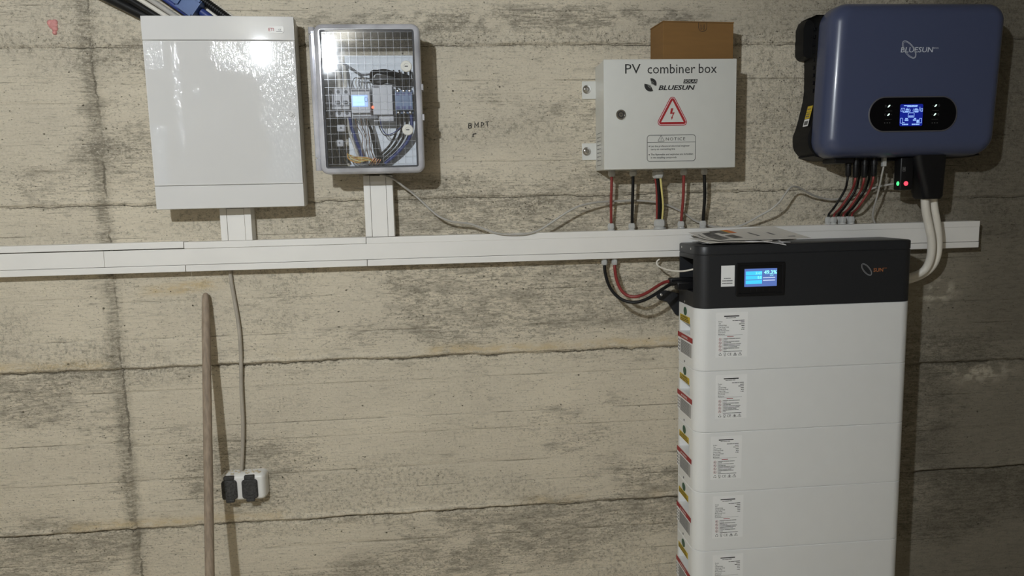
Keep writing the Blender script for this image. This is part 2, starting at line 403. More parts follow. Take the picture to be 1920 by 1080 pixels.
def rrect(x0, x1, y0, y1, r, seg=8):
    """Rounded rectangle in two coordinates, counter-clockwise."""
    out = []
    for cx_, cy_, a0 in ((x1 - r, y1 - r, 0), (x0 + r, y1 - r, 90), (x0 + r, y0 + r, 180), (x1 - r, y0 + r, 270)):
        for k in range(seg + 1):
            a = math.radians(a0 + 90 * k / seg); out.append((cx_ + r * math.cos(a), cy_ + r * math.sin(a)))
    return out

def inset(ol, d):
    """Shrink a closed outline by d along its normals."""
    n = len(ol); out = []
    for i in range(n):
        a, b, c = Vector(ol[i - 1]), Vector(ol[i]), Vector(ol[(i + 1) % n])
        e = (b - a); g = (c - b)
        t = (e.normalized() if e.length > 1e-9 else g.normalized()) + (g.normalized() if g.length > 1e-9 else e.normalized())
        t.normalize(); out.append((b.x - t.y * d, b.y + t.x * d))
    return out

def crown_slab(x0, x1, z0, z1, yb, yf, crown, n=24):
    """Plate whose front bulges slightly towards its middle."""
    m = MB(); V = []; F = []
    for k in range(n + 1):
        u = 2 * k / n - 1; x = x0 + (x1 - x0) * k / n; e = 0.0012 if k in (0, n) else 0.0
        y = yf - crown * (1 - u * u) + e
        V += [(x, yb, z0), (x, y + 0.0012, z0), (x, y, z0 + 0.0012), (x, y, z1 - 0.0012), (x, y + 0.0012, z1), (x, yb, z1)]
    for k in range(n):
        for j in range(6):
            a, b = k * 6 + j, k * 6 + (j + 1) % 6; F.append((a, b, b + 6, a + 6))
    F += [tuple(range(5, -1, -1)), tuple(n * 6 + j for j in range(6))]
    m.add(V, F); m.ang = 30; return m

def xz(ol, y): return [(a, y, b) for a, b in ol]
def xy(ol, z): return [(a, b, z) for a, b in ol]

class Print:
    """Flat print on a surface: drawn in the surface's own two axes."""
    def __init__(s, o, u, v, lift=0.0005):
        s.u = Vector(u).normalized(); s.v = Vector(v).normalized(); s.n = s.u.cross(s.v); s.o = Vector(o) + s.n * lift; s.mb = MB()
    def w(s, x, y): return s.o + s.u * x + s.v * y
    def poly(s, pts): s.mb.add([s.w(*p) for p in pts], [tuple(range(len(pts)))]); return s
    def rect(s, x0, y0, x1, y1): return s.poly([(x0, y0), (x1, y0), (x1, y1), (x0, y1)])
    def line(s, pts, w, closed=False):
        P = [Vector(p) for p in pts]; n = len(P); A = []; B = []
        for i in range(n):
            a = P[i - 1] if (i > 0 or closed) else P[i]; c = P[(i + 1) % n] if (i < n - 1 or closed) else P[i]
            d1 = (P[i] - a); d2 = (c - P[i]); d1 = d1.normalized() if d1.length > 1e-9 else d2.normalized(); d2 = d2.normalized() if d2.length > 1e-9 else d1
            t = (d1 + d2).normalized(); k = 1 / max(0.35, math.sqrt(max(0.0, (1 + d1.dot(d2)) / 2)))
            nrm = Vector((-t.y, t.x)) * (w / 2 * k); A.append(P[i] + nrm); B.append(P[i] - nrm)
        for i in range(n if closed else n - 1):
            j = (i + 1) % n; s.poly([A[i], B[i], B[j], A[j]])
        return s
    def ring(s, cx_, cy_, rx, ry, w, rot=0.0, n=28):
        c, q = math.cos(rot), math.sin(rot)
        pts = [(cx_ + rx * math.cos(t) * c - ry * math.sin(t) * q, cy_ + rx * math.cos(t) * q + ry * math.sin(t) * c) for t in [2 * math.pi * k / n for k in range(n)]]
        return s.line(pts, w, True)
    def disc(s, cx_, cy_, r, n=16): return s.poly([(cx_ + r * math.cos(2 * math.pi * k / n), cy_ + r * math.sin(2 * math.pi * k / n)) for k in range(n)])
    def text(s, body, x, y, size, align='LEFT', bold=0.0, shear=0.0, xs=1.0, spacing=1.0, width=None, rot=0.0):
        cu = bpy.data.curves.new('t', 'FONT'); cu.body = body; cu.size = 1.0; cu.align_x = 'LEFT'; cu.resolution_u = 2
        cu.offset = bold; cu.shear = shear; cu.space_character = spacing
        ob = bpy.data.objects.new('t', cu); me = bpy.data.meshes.new_from_object(ob)
        P = [Vector((q.co.x, q.co.y)) for q in me.vertices]; F = [tuple(p.vertices) for p in me.polygons]
        bpy.data.objects.remove(ob); bpy.data.curves.remove(cu); bpy.data.meshes.remove(me)
        if not P: return s
        x0 = min(p.x for p in P); x1 = max(p.x for p in P); W = x1 - x0
        k = size; kx = (width / W) if width else size * xs
        sh = {'LEFT': 0, 'CENTER': -W / 2, 'RIGHT': -W}[align]
        c, q = math.cos(rot), math.sin(rot); V = []
        for p in P:
            a, b = (p.x - x0 + sh) * kx, p.y * k
            V.append(s.w(x + a * c - b * q, y + a * q + b * c))
        s.mb.add(V, F); return s
    def bars(s, x, y, widths, h, gap=0.4):
        for wd in widths: s.rect(x, y, x + wd, y + h); x += wd + h * gap
        return s
    def build(s, name, m, parent, label=None): return s.mb.build(name, m, parent, label=label)

def tag(o, label, cat, group=None):
    o['label'] = label; o['category'] = cat
    if group: o['group'] = group
    return o
def thing(name, label, cat, loc, group=None):
    o = bpy.data.objects.new(name, None); COL.objects.link(o); o.location = loc; o.empty_display_size = 0.05
    ROOT[o.name] = Vector(loc); return tag(o, label, cat, group)
def struct(o): o['kind'] = 'structure'; return o
def cable(name, path, r, m, label, cat='cable', group=None, n=10, sub=6):
    return tag(MB().tube(path, r, n, sub=sub).build(name, m), label, cat, group)
def pts(lst): return [at(*p) for p in lst]

# ------------------------------------------------------------------ the room
def build_wall():
    rng = np.random.default_rng(11); tabs = [rng.random((256, 256)) for _ in range(24)]
    def vn(u, v, k):
        T = tabs[k % 24]; iu = np.floor(u).astype(int); iv = np.floor(v).astype(int); fu = u - iu; fv = v - iv
        fu = fu * fu * (3 - 2 * fu); fv = fv * fv * (3 - 2 * fv)
        a = T[iu & 255, iv & 255]; b = T[(iu + 1) & 255, iv & 255]; c = T[iu & 255, (iv + 1) & 255]; d = T[(iu + 1) & 255, (iv + 1) & 255]
        return (a * (1 - fu) + b * fu) * (1 - fv) + (c * (1 - fu) + d * fu) * fv
    def fbm(u, v, k, o=4):
        t = 0; w = 0.5; s = 0
        for i in range(o): t = t + w * vn(u * 2 ** i, v * 2 ** i, k + i); s += w; w *= 0.55
        return t / s
    sm = lambda t: (lambda c: c * c * (3 - 2 * c))(np.clip(t, 0, 1))
    xs = np.concatenate([np.arange(-2.6, -1.52, 0.04), np.arange(-1.5, 2.1, 0.0055), np.arange(2.12, 4.601, 0.04)])
    zs = np.concatenate([np.arange(0, 0.14, 0.02), np.arange(0.15, 2.16, 0.0036), np.arange(2.18, 2.501, 0.02)])
    X, Z = np.meshgrid(xs, zs, indexing='ij')
    # lifts of formwork: seams run level, the right-hand panel sits a little lower
    right = X > 1.36
    seams = [(0.535, 0.572), (1.030, 0.938), (1.507, 1.47), (1.942, 1.955)]
    h = np.zeros_like(X); yellow = np.zeros_like(X); stain = np.zeros_like(X)
    wob = 0.004 * (fbm(X * 2.2, Z * 0 + 3.3, 0) - 0.5)
    lift = np.zeros_like(X).astype(int); frac = np.zeros_like(X)
    zz = Z + wob
    edges = [(0.03, 0.05)] + seams + [(2.44, 2.45)]
    for i in range(len(edges) - 1):
        lo = np.where(right, edges[i][1], edges[i][0]); hi = np.where(right, edges[i + 1][1], edges[i + 1][0])
        inn = (zz >= lo) & (zz < hi); lift[inn] = i; frac[inn] = ((zz - lo) / (hi - lo))[inn]
    colm = np.where(X < -0.976, 0, np.where(right, 2, 1))
    nb = np.array([6, 6, 5, 5, 5])[lift]
    # uneven plank widths inside each lift
    wf = frac + 0.05 * np.sin(frac * 17 + lift * 2.1 + colm * 1.3) * (1 - frac) * frac * 4
    bi = np.floor(wf * nb).astype(int); bf = wf * nb - bi
    rb = rng.random((8, 4, 12)); h += (rb[lift, colm, np.clip(bi, 0, 11)] - 0.5) * 0.0016
    pitch = 0.49 / nb
    d = np.minimum(bf, 1 - bf) * pitch
    on = sm((fbm(X * 3.0, Z * 30, 2) - 0.40) / 0.2)
    g = np.exp(-(d / 0.0032) ** 2) * (0.25 + 0.75 * on)
    h -= 0.0013 * g
    board = (bf - np.round(bf)) * pitch; seam = np.full_like(X, 0.5)
    # grain of the boards
    h += 0.0012 * (fbm(X * 7, Z * 130, 4) - 0.5) + 0.0009 * (fbm(X * 30, Z * 60, 7) - 0.5)
    rough = fbm(X * 2.0 + 9, Z * 5.0 + 4, 9)
    pit = sm((rough - 0.56) / 0.16) * 0.55
    pit = np.maximum(pit, sm((fbm(X * 3, Z * 6, 3) - 0.2) / 0.3) * np.exp(-((Z - 1.955) / 0.032) ** 2))
    pit = np.maximum(pit, 0.95 * sm((X - 0.78) / 0.25) * sm((Z - 1.30) / 0.1) * (0.55 + 0.45 * sm((fbm(X * 5, Z * 7, 12) - 0.35) / 0.3)) * (1 - sm((X - 1.75) / 0.2) * 0.6))
    pit = np.maximum(pit, np.exp(-(((X - 0.23) / 0.13) ** 2 + ((Z - 1.475) / 0.028) ** 2)))
    pit = np.maximum(pit, 0.8 * np.exp(-(((X + 0.95) / 0.13) ** 2 + ((Z - 1.66) / 0.025) ** 2)))
    h += pit * 0.0040 * (fbm(X * 70, Z * 80, 13) - 0.52)
    h += 0.0020 * (fbm(X * 3, Z * 3, 15) - 0.5)
    # ragged fins and steps where the lifts meet
    for i, (za, zb) in enumerate(seams):
        z0 = np.where(right, zb, za) - wob + 0.010 * (fbm(X * 9, Z * 0 + i * 7.7, 16) - 0.5) + 0.006 * (fbm(X * 40, Z * 8 + i, 17) - 0.5)
        dd = Z - z0
        amp = sm((fbm(X * 2.5 + i * 5, Z * 0 + 2.2, 18) - 0.25) / 0.4)
        strong = (1.0, 1.0, 0.45, 0.55)[i]
        h += strong * 0.0030 * sm(dd / 0.006 + 0.5)
        h += strong * 0.0070 * amp * np.exp(-((dd - 0.006) / 0.0075) ** 2) * (0.35 + 0.9 * fbm(X * 45, Z * 60, 19))
        h -= strong * 0.0050 * np.exp(-((dd + 0.006) / 0.0045) ** 2) * (0.3 + amp)
        sdd = (dd + 0.0045) * (1.0 if i < 2 else 2.4)
        seam = np.where(np.abs(sdd) < np.abs(seam), sdd, seam)
        stain += strong * 0.55 * np.exp(-np.clip(-dd - 0.004, 0, 1) / 0.030) * (dd < 0) * sm((fbm(X * 4, Z * 9 + i, 20) - 0.38) / 0.25)
        if i < 2:
            yellow = np.maximum(yellow, np.exp(-((dd - 0.016) / 0.013) ** 2) * sm((fbm(X * 3.2, Z * 3 + i * 3, 21) - 0.36) / 0.2) * (X < 0.75))
    # vertical joint between two formwork panels
    xj = -0.976 + 0.008 * (fbm(Z * 9, X * 0 + 1, 22) - 0.5) + 0.007 * (fbm(Z * 50, X * 10, 23) - 0.5)
    dx = X - xj
    jm = sm((fbm(Z * 5, X * 0 + 8, 5) - 0.25) / 0.35)
    h -= 0.0024 * sm(dx / 0.008 + 0.5) - 0.0012
    h += 0.0080 * jm * np.exp(-((dx + 0.002) / 0.0095) ** 2) * (0.1 + 1.2 * fbm(X * 60, Z * 55, 6)) * np.where(Z < 1.03, 1.0, 0.35)
    h -= 0.0045 * np.exp(-((dx - 0.010) / 0.006) ** 2) * (0.4 + 0.6 * jm)
    joint = dx - 0.008
    stain += 0.75 * np.exp(-np.abs(dx + 0.012) / 0.030) * sm((fbm(X * 14, Z * 10, 8) - 0.25) / 0.3)
    # smears of cement: known dark areas plus scatter
    st = sm((fbm(X * 1.6 + 3, Z * 4.2 + 1, 10) - 0.42) / 0.22)
    stain += 0.85 * st
    def blot(x, z, rx, rz, a): return 0.7 * a * np.exp(-(((X - x) / rx) ** 2 + ((Z - z) / rz) ** 2))
    for q in ((0.10, 2.01, 0.55, 0.035, 1.3), (0.50, 2.02, 0.45, 0.030, 1.5), (-0.15, 1.995, 0.2, 0.02, 1.0), (0.13, 1.80, 0.05, 0.10, 0.8), (-0.75, 1.00, 0.25, 0.03, 0.6), (0.10, 0.43, 0.14, 0.06, 0.8), (-0.10, 0.50, 0.20, 0.03, 0.7),
              (0.60, 1.62, 0.1, 0.05, 0.5), (1.0, 1.44, 0.10, 0.05, 0.7), (-0.83, 0.46, 0.16, 0.04, 0.5), (-0.42, 1.16, 0.10, 0.03, 0.6), (0.5, 0.62, 0.25, 0.03, 0.6),
              (0.52, 0.86, 0.10, 0.02, 0.7), (-0.9, 1.02, 0.1, 0.02, 0.7), (-0.93, 1.268, 0.09, 0.014, 0.9), (-0.45, 1.225, 0.05, 0.02, 0.6), (0.05, 0.93, 0.03, 0.05, 0.6)):
        stain += blot(*q) * sm((fbm(X * 18, Z * 26, 11) - 0.30) / 0.25)
    yellow = np.maximum(yellow, np.clip(1.3 * np.exp(-(((X + 0.78) / 0.10) ** 4 + ((Z - 1.262 - 0.08 * (X + 0.78)) / 0.017) ** 4)), 0, 1))
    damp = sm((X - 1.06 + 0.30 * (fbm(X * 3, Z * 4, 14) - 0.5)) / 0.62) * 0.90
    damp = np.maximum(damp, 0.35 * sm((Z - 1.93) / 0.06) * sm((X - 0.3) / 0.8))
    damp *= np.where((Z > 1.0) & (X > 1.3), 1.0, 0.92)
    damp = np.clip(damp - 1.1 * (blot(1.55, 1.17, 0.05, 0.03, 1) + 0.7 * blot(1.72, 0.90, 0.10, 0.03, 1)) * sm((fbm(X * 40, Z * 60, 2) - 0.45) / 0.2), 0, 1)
    stain = np.clip(stain * (1 - 0.6 * sm((X - 0.75) / 0.2) * sm((Z - 1.35) / 0.1)), 0, 1.25)
    nx, nz = X.shape
    me = bpy.data.meshes.new('wall_back')
    co = np.stack([X, -h, Z], -1).reshape(-1, 3).astype(np.float32)
    me.vertices.add(nx * nz); me.vertices.foreach_set('co', co.ravel())
    a = (np.arange(nx - 1)[:, None] * nz + np.arange(nz - 1)[None, :]).ravel()
    quads = np.stack([a, a + nz, a + nz + 1, a + 1], 1).astype(np.int32)
    nq = len(quads)
    me.loops.add(nq * 4); me.loops.foreach_set('vertex_index', quads.ravel())
    me.polygons.add(nq); me.polygons.foreach_set('loop_start', np.arange(nq, dtype=np.int32) * 4)
    me.update(calc_edges=True); me.validate()
    me.polygons.foreach_set('use_smooth', np.ones(nq, dtype=bool))
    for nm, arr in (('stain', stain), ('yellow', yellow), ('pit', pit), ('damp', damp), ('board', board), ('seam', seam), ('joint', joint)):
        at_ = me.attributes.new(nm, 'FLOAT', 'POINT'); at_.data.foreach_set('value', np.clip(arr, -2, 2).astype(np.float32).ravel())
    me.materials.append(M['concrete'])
    o = bpy.data.objects.new('wall_back', me); COL.objects.link(o)
    o['label'] = 'board-marked raw concrete wall with rough pour seams'
    def surface(x, z):
        i = int(np.clip(np.searchsorted(xs, x), 1, nx - 2)); j = int(np.clip(np.searchsorted(zs, z), 1, nz - 2))
        return -float(h[i - 1:i + 2, j - 1:j + 2].max())
    return struct(o), surface

wall, wall_y = build_wall()
struct(MB().box(-2.7, 4.7, -4.3, 0.0, -0.1, 0.0).build('floor', 'floor_concrete'))
struct(MB().box(-2.7, 4.7, -4.3, 0.1, 2.5, 2.6).build('ceiling', 'plain_concrete'))
struct(MB().box(-2.7, -2.6, -4.2, 0.1, 0.0, 2.5).build('wall_left', 'plain_concrete'))
struct(MB().box(4.6, 4.7, -4.2, 0.1, 0.0, 2.5).build('wall_right', 'plain_concrete'))
struct(MB().box(-2.7, 4.7, -4.3, -4.2, 0.0, 2.5).build('wall_front', 'plain_concrete'))

# marks on the wall: pencilled letters and a dab of pink sealant
p = Print((0.066, -0.004, 1.705), (1, 0, 0), (0, 0, 1), 0.0)
W_ = 0.0020
p.line([(0.0, 0.0), (0.001, 0.014)], W_).line([(0.001, 0.014), (0.008, 0.013), (0.007, 0.008), (0.001, 0.007)], W_).line([(0.001, 0.007), (0.009, 0.006), (0.008, 0.001), (0.0, 0.0)], W_)
p.line([(0.018, 0.001), (0.019, 0.015), (0.024, 0.007), (0.029, 0.016), (0.029, 0.002)], W_)
p.line([(0.037, 0.001), (0.038, 0.016), (0.045, 0.014), (0.044, 0.009), (0.038, 0.008)], W_)
p.line([(0.050, 0.017), (0.061, 0.018)], W_).line([(0.055, 0.018), (0.056, 0.004)], W_)
p.line([(0.012, -0.026), (0.013, -0.017), (0.022, -0.016)], W_ * 1.3)
p.mb.v = [(a, wall_y(a, c) - 0.0014, c) for a, b, c in p.mb.v]
p.build('pencil_mark', 'pencil', wall)
mb = MB()
for (dx, dz, r) in ((0, 0, 0.013), (0.004, -0.010, 0.009), (0.003, -0.022, 0.006), (-0.006, 0.004, 0.009), (0.006, 0.006, 0.008)):
    mb.lathe((-1.062 + dx, 0.0, 1.999 + dz), (0, -1, 0), [(r, 0), (r * 0.95, 0.003), (r * 0.6, 0.006), (r * 0.1, 0.007)], 9)
mb.v = [(a, b + wall_y(-1.062, 1.99), c) for a, b, c in mb.v]
mb.build('sealant_dab', 'pink', wall, label='dab of pink sealant')

# ------------------------------------------------------------------ lamp behind the camera
lamp = thing('pendant_lamp', 'bare bulb pendant lamp hanging behind the camera', 'lamp', (LAMP.x, LAMP.y, 2.5))
MB().tube([(LAMP.x, LAMP.y, 2.5), (LAMP.x, LAMP.y, LAMP.z + 0.10)], 0.004, 8).build('cord', 'cable_black', lamp)
MB().lathe((LAMP.x, LAMP.y, LAMP.z + 0.045), (0, 0, 1), [(0.016, 0), (0.022, 0.004), (0.022, 0.04), (0.014, 0.055), (0.006, 0.06)]).build('lamp_holder', 'plug_black', lamp)
ld = bpy.data.lights.new('bulb', 'POINT'); ld.energy = LAMP_POWER; ld.shadow_soft_size = LAMP_SIZE; ld.color = LAMP_COLOR
lo = bpy.data.objects.new('bulb', ld); COL.objects.link(lo); lo.parent = lamp; lo.location = LAMP - ROOT[lamp.name]

# ------------------------------------------------------------------ cable trunking
TT, TB, TD = 1.3965, 1.3125, 0.047          # top, bottom, depth
trunk = thing('cable_trunking', 'long white plastic cable trunking running level across the wall', 'trunking', (0.2, 0.0, TB))
def trunk_piece(x0, x1, dz=0.0, dz2=0.0):
    """One length of tray: back plate plus the two rolled lips that hold the lid."""
    m = MB()
    m.box(x0, x1, -0.003, 0.003, TB, TT)
    m.box(x0, x1, -TD, -0.003, TT - 0.0185 + dz, TT + dz, 0.0012)
    m.box(x0, x1, -TD, -0.003, TB + dz2, TB + 0.0185 + dz2, 0.0012)
    return m.build('tray', 'trunk_white', trunk)
trunk_piece(-1.75, -0.7515, 0.0018, 0.0); trunk_piece(-0.7500, -0.2415); trunk_piece(-0.2400, 1.650, -0.0008)
for x0, x1 in ((-1.75, -0.9705), (-0.9697, 1.650)):
    MB().box(x0, x1, -TD + 0.0012, -TD + 0.004, TB + 0.0195, TT - 0.0192, 0.0005, 1).build('lid', 'trunk_white', trunk)
def vtrunk(x0, x1, z0, z1, label):
    t = thing('cable_trunking', label, 'trunking', ((x0 + x1) / 2, 0, z0))
    for a, b in ((x0, x0 + 0.0185), (x1 - 0.0185, x1)):
        MB().box(a, b, -TD, -0.003, z0, z1, 0.0012).build('lip', 'trunk_white', t)
    MB().box(x0, x1, -0.003, 0.003, z0, z1).build('tray', 'trunk_white', t)
    MB().box(x0 + 0.0193, x1 - 0.0193, -TD + 0.0010, -TD + 0.004, z0, z1 - 0.001, 0.0005, 1).build('lid', 'trunk_white', t)
    return t
vtrunk(-0.646, -0.560, TT + 0.0005, 1.4885, 'short upright trunking below the white distribution panel')
vtrunk(-0.241, -0.158, TT + 0.0005, 1.5725, 'upright white trunking below the clear meter enclosure')

def gland(base, axis, r, parent, h=0.022, name='cable_gland', hexa=True):
    """Cable gland: flat nut, thread collar, hexagonal cap and rounded end."""
    t = Vector(axis).normalized(); m = MB()
    m.lathe(base, t, [(r * 1.12, 0), (r * 1.12, h * 0.14), (r * 0.95, h * 0.16)], 20)
    a = Vector((1, 0, 0)); b = t.cross(a)
    def ring(rr, hh, n=18):
        out = []
        for k in range(n):
            q = 2 * math.pi * k / n; f = 1.0 - 0.10 * abs(math.sin(3 * q)) if hexa else 1.0
            out.append(Vector(base) + t * hh + (a * math.cos(q) + b * math.sin(q)) * rr * f)
        return out
    m.loft([ring(r * 0.92, h * 0.16), ring(r * 0.92, h * 0.30), ring(r * 1.10, h * 0.31), ring(r * 1.10, h * 0.72), ring(r * 0.98, h * 0.86), ring(r * 0.78, h * 0.98), ring(r * 0.5, h)])
    return m.build(name, 'gland_grey', parent, ang=28)

# glands on the trunking
GT = {}
for k, (px, py, Y, r, h) in enumerate(((1146, 432, -0.030, 0.0100, 0.022), (1185, 430, -0.030, 0.0098, 0.021), (1237, 429, -0.030, 0.0165, 0.030), (1277, 427.5, -0.030, 0.0100, 0.022), (1318, 426, -0.030, 0.0100, 0.022))):
    q = at(px, py, Y); q.z = TT + (0.0 if k > 1 else -0.001); gland(q, (0, 0, 1), r, trunk, h); GT[k] = q + Vector((0, 0, h * 0.8))
MCG = []
for px, Y in ((1552.5, -0.024), (1563, -0.034), (1571.5, -0.014), (1580.5, -0.034), (1587.5, -0.014), (1596.5, -0.032)):
    q = at(px, 416, Y); q.z = TT; gland(q, (0, 0, 1), 0.0088, trunk, 0.023); MCG.append(q + Vector((0, 0, 0.018)))
GB = []
for px in (1133.5, 1152.5):
    q = at(px, 489, -0.030); q.z = TB; gland(q, (0, 0, -1), 0.0088, trunk, 0.021); GB.append(q + Vector((0, 0, -0.016)))

# ------------------------------------------------------------------ distribution panel
PX0, PX1, PZ0, PZ1, PD = -0.797, -0.4035, 1.4895, 1.9995, 0.092
panel = thing('distribution_panel', 'white distribution panel with door still in wrinkled protective film', 'electrical panel', ((PX0 + PX1) / 2, 0, PZ0))
MB().box(PX0 + 0.005, PX1 - 0.003, -0.052, 0.003, PZ0 + 0.004, PZ1 - 0.004, 0.003).build('back_box', 'panel_side', panel)
MB().box(PX0, PX1, -PD + 0.004, -0.050, PZ0, PZ1, 0.004, 3).build('cover', 'panel_side', panel)
ZT, ZB = 1.9365, 1.5530
crown_slab(PX0 + 0.0005, PX1 - 0.0005, ZT + 0.0008, PZ1 - 0.0005, -PD + 0.006, -PD, 0.0035).build('top_strip', 'panel_white', panel)
crown_slab(PX0 + 0.0005, PX1 - 0.0005, PZ0 + 0.0005, ZB - 0.0006, -PD + 0.006, -PD, 0.0035).build('bottom_strip', 'panel_white', panel)
door = crown_slab(PX0 + 0.001, PX1 - 0.001, ZB + 0.0006, ZT - 0.0010, -PD + 0.006, -PD - 0.0003, 0.0035).build('door', 'panel_white', panel)
# film: a fine sheet with its own slack
n1, n2 = 40, 40; fv = []; loose = []; steep = []
fx0, fx1, fz0, fz1 = PX0 + 0.004, PX1 - 0.004, ZB + 0.004, ZT - 0.004
for i in range(n1):
    for j in range(n2):
        u, v = i / (n1 - 1), j / (n2 - 1)
        fv.append((fx0 + (fx1 - fx0) * u, -PD - 0.0011 - 0.0035 * (1 - (2 * u - 1) ** 2), fz0 + (fz1 - fz0) * v))
        # taut over the middle, slack at the top right, along the right side and the left margin
        sl = 0.70 * max(0, min(1, (u - 0.66) / 0.16)) * (0.75 if v < 0.12 else 1.0)
        sl = max(sl, 0.66 * max(0, min(1, (v - 0.70) / 0.2)) * max(0, min(1, (u - 0.34) / 0.15)))
        sl = max(sl, 0.62 * math.exp(-((u - 0.20) / 0.04) ** 2) * (1 if 0.15 < v < 0.98 else 0.2))
        sl = max(sl, 0.66 * math.exp(-((u - 0.05) / 0.09) ** 2) * (1 if v < 0.42 or v > 0.82 else 0.25))
        sl = max(sl, 0.62 * math.exp(-((u - 0.33) / 0.05) ** 2 - ((v - 0.66) / 0.09) ** 2))
        loose.append(max(0.1, sl)); steep.append(0.40 + 0.60 * max(0.0, min(1.0, (0.78 - v) / 0.35)) * (1.0 if u > 0.5 else 1.0) if u > 0.12 else 0.95)
off = ROOT[panel.name]
me = bpy.data.meshes.new('protective_film')
me.from_pydata([(a - off.x, b - off.y, c - off.z) for a, b, c in fv], [], [(i * n2 + j, (i + 1) * n2 + j, (i + 1) * n2 + j + 1, i * n2 + j + 1) for i in range(n1 - 1) for j in range(n2 - 1)])
fa = me.attributes.new('loose', 'FLOAT', 'POINT'); fa.data.foreach_set('value', loose)
fa = me.attributes.new('steep', 'FLOAT', 'POINT'); fa.data.foreach_set('value', steep)
me.materials.append(M['film']); me.polygons.foreach_set('use_smooth', [True] * len(me.polygons))
fo = bpy.data.objects.new('protective_film', me); COL.objects.link(fo); fo.parent = door; fo['label'] = 'clear wrinkled protective film'
MB().lathe((-0.4235, -PD + 0.0003, 1.740), (0, -1, 0), [(0.0088, 0), (0.0088, 0.0022), (0.0066, 0.0024), (0.0064, 0.0012), (0.0052, 0.0012), (0.0050, 0.0032), (0.0030, 0.0042)], 24).build('lock_button', 'panel_white', door)
MB().loft([xz(rrect(-0.4745, -0.4300, 1.9555, 1.9735, 0.006), -PD - 0.0024), xz(rrect(-0.4745, -0.4300, 1.9555, 1.9735, 0.006), -PD + 0.001)]).build('badge', 'panel_side', panel)
Print((-0.470, -PD - 0.0024, 1.9605), (1, 0, 0), (0, 0, 1)).text('ETI', 0, 0, 0.0115, bold=0.012).build('badge_print', 'print_red', panel, label='red ETI letters')
Print((-0.4505, -PD - 0.0024, 1.961), (1, 0, 0), (0, 0, 1)).text('CE', 0.006, 0.001, 0.0065).rect(0.0, -0.0022, 0.017, -0.0012).build('badge_print', 'print_grey', panel)

panel.location.y = -0.0070; panel.rotation_euler.z = math.radians(1.9)      # hangs a little off the uneven wall at its left side

# cables that come down from above into the panel
def drop(name, x1, y1, slope, r, m, label, Y=-0.035, group='cables entering the top of the distribution panel', wav=0.0):
    e = at(x1, y1, Y); e.z = PZ1 - 0.004
    dirv = Vector((-slope[0], 0, slope[1])).normalized(); L_ = (2.499 - e.z) / dirv.z
    P = [e + dirv * L_ * t + Vector((wav * math.sin(t * 9), 0, 0)) for t in (0.0, 0.1, 0.22, 0.4, 0.7, 1.0)]
    return cable(name, P, r, m, label, 'cable', group)
drop('corrugated_conduit', 298, 28, (1.9, 1.0), 0.0135, 'cable_black', 'leftmost thick black conduit above the distribution panel')
drop('power_cable', 311, 28, (1.55, 1.0), 0.0095, 'cable_black', 'black cable beside the leftmost conduit above the distribution panel', -0.05)
drop('power_cable', 327, 28, (1.5, 1.0), 0.0065, 'cable_white', 'left white cable above the distribution panel', -0.052)
drop('power_cable', 345, 28, (1.45, 1.0), 0.0075, 'cable_grey', 'grey cable next to the blue clamp above the distribution panel', -0.05)
drop('power_cable', 371, 28, (1.35, 1.0), 0.0075, 'cable_blue', 'left blue cable above the distribution panel', -0.046)
drop('power_cable', 385, 28, (1.35, 1.0), 0.0060, 'cable_white', 'white cable between the two blue cables above the distribution panel', -0.034)
drop('power_cable', 404, 28, (1.30, 1.0), 0.0110, 'cable_blue', 'right thick blue cable above the distribution panel', -0.045)
drop('power_cable', 421, 28, (1.25, 1.0), 0.0065, 'cable_white', 'white cable right of the thick blue cable above the panel', -0.030)
# ribbed black conduit
e = at(438, 28, -0.04); e.z = PZ1 - 0.004; dv = Vector((-1.30, 0, 1.0)).normalized()
cc = thing('corrugated_conduit', 'ribbed black corrugated conduit at right of the cable group above the panel', 'conduit', e, 'cables entering the top of the distribution panel')
LL = (2.499 - e.z) / dv.z
MB().tube([e, e + dv * LL], 0.0100, 14).build('core', 'cable_black', cc)
m_ = MB()
for k in range(56):
    c0 = e + dv * (0.004 + k * 0.0062); m_.lathe(c0, dv, [(0.0100, 0), (0.0118, 0.0009), (0.0118, 0.0024), (0.0100, 0.0033)], 14)
m_.build('ribs', 'cable_black', cc)['kind'] = 'stuff'
drop('power_cable', 451, 28, (1.35, 1.0), 0.0058, 'cable_white', 'rightmost thin white cable above the distribution panel', -0.032)
cl = thing('cable_clamp', 'blue plastic clamp holding the cables above the distribution panel', 'clamp', at(355, 10, -0.06))
c0 = at(356, 9, -0.062); ux = Vector((-1.3, 0, 1.0)).normalized(); uy = Vector((1.0, 0, 1.3)).normalized()
def obox(m, c, ux, uy, w, hgt, y0, y1):
    ring = [c + ux * a * w / 2 + uy * b * hgt / 2 for a, b in ((-1, -1), (1, -1), (1, 1), (-1, 1))]
    m.loft([[Vector((q.x, y0, q.z)) for q in ring], [Vector((q.x, y1, q.z)) for q in ring]]); return m
obox(MB(), c0, ux, uy, 0.050, 0.052, -0.074, -0.020).build('clamp_body', 'clip_blue', cl)
obox(MB(), c0 + ux * 0.030 + uy * -0.004, ux, uy, 0.020, 0.034, -0.080, -0.03).build('clamp_tail', 'clip_blue', cl)
obox(obox(MB(), c0 - uy * 0.022, ux, uy, 0.046, 0.006, -0.080, -0.072), c0 + uy * 0.022, ux, uy, 0.046, 0.006, -0.080, -0.072).build('clamp_rib', 'clip_blue', cl)

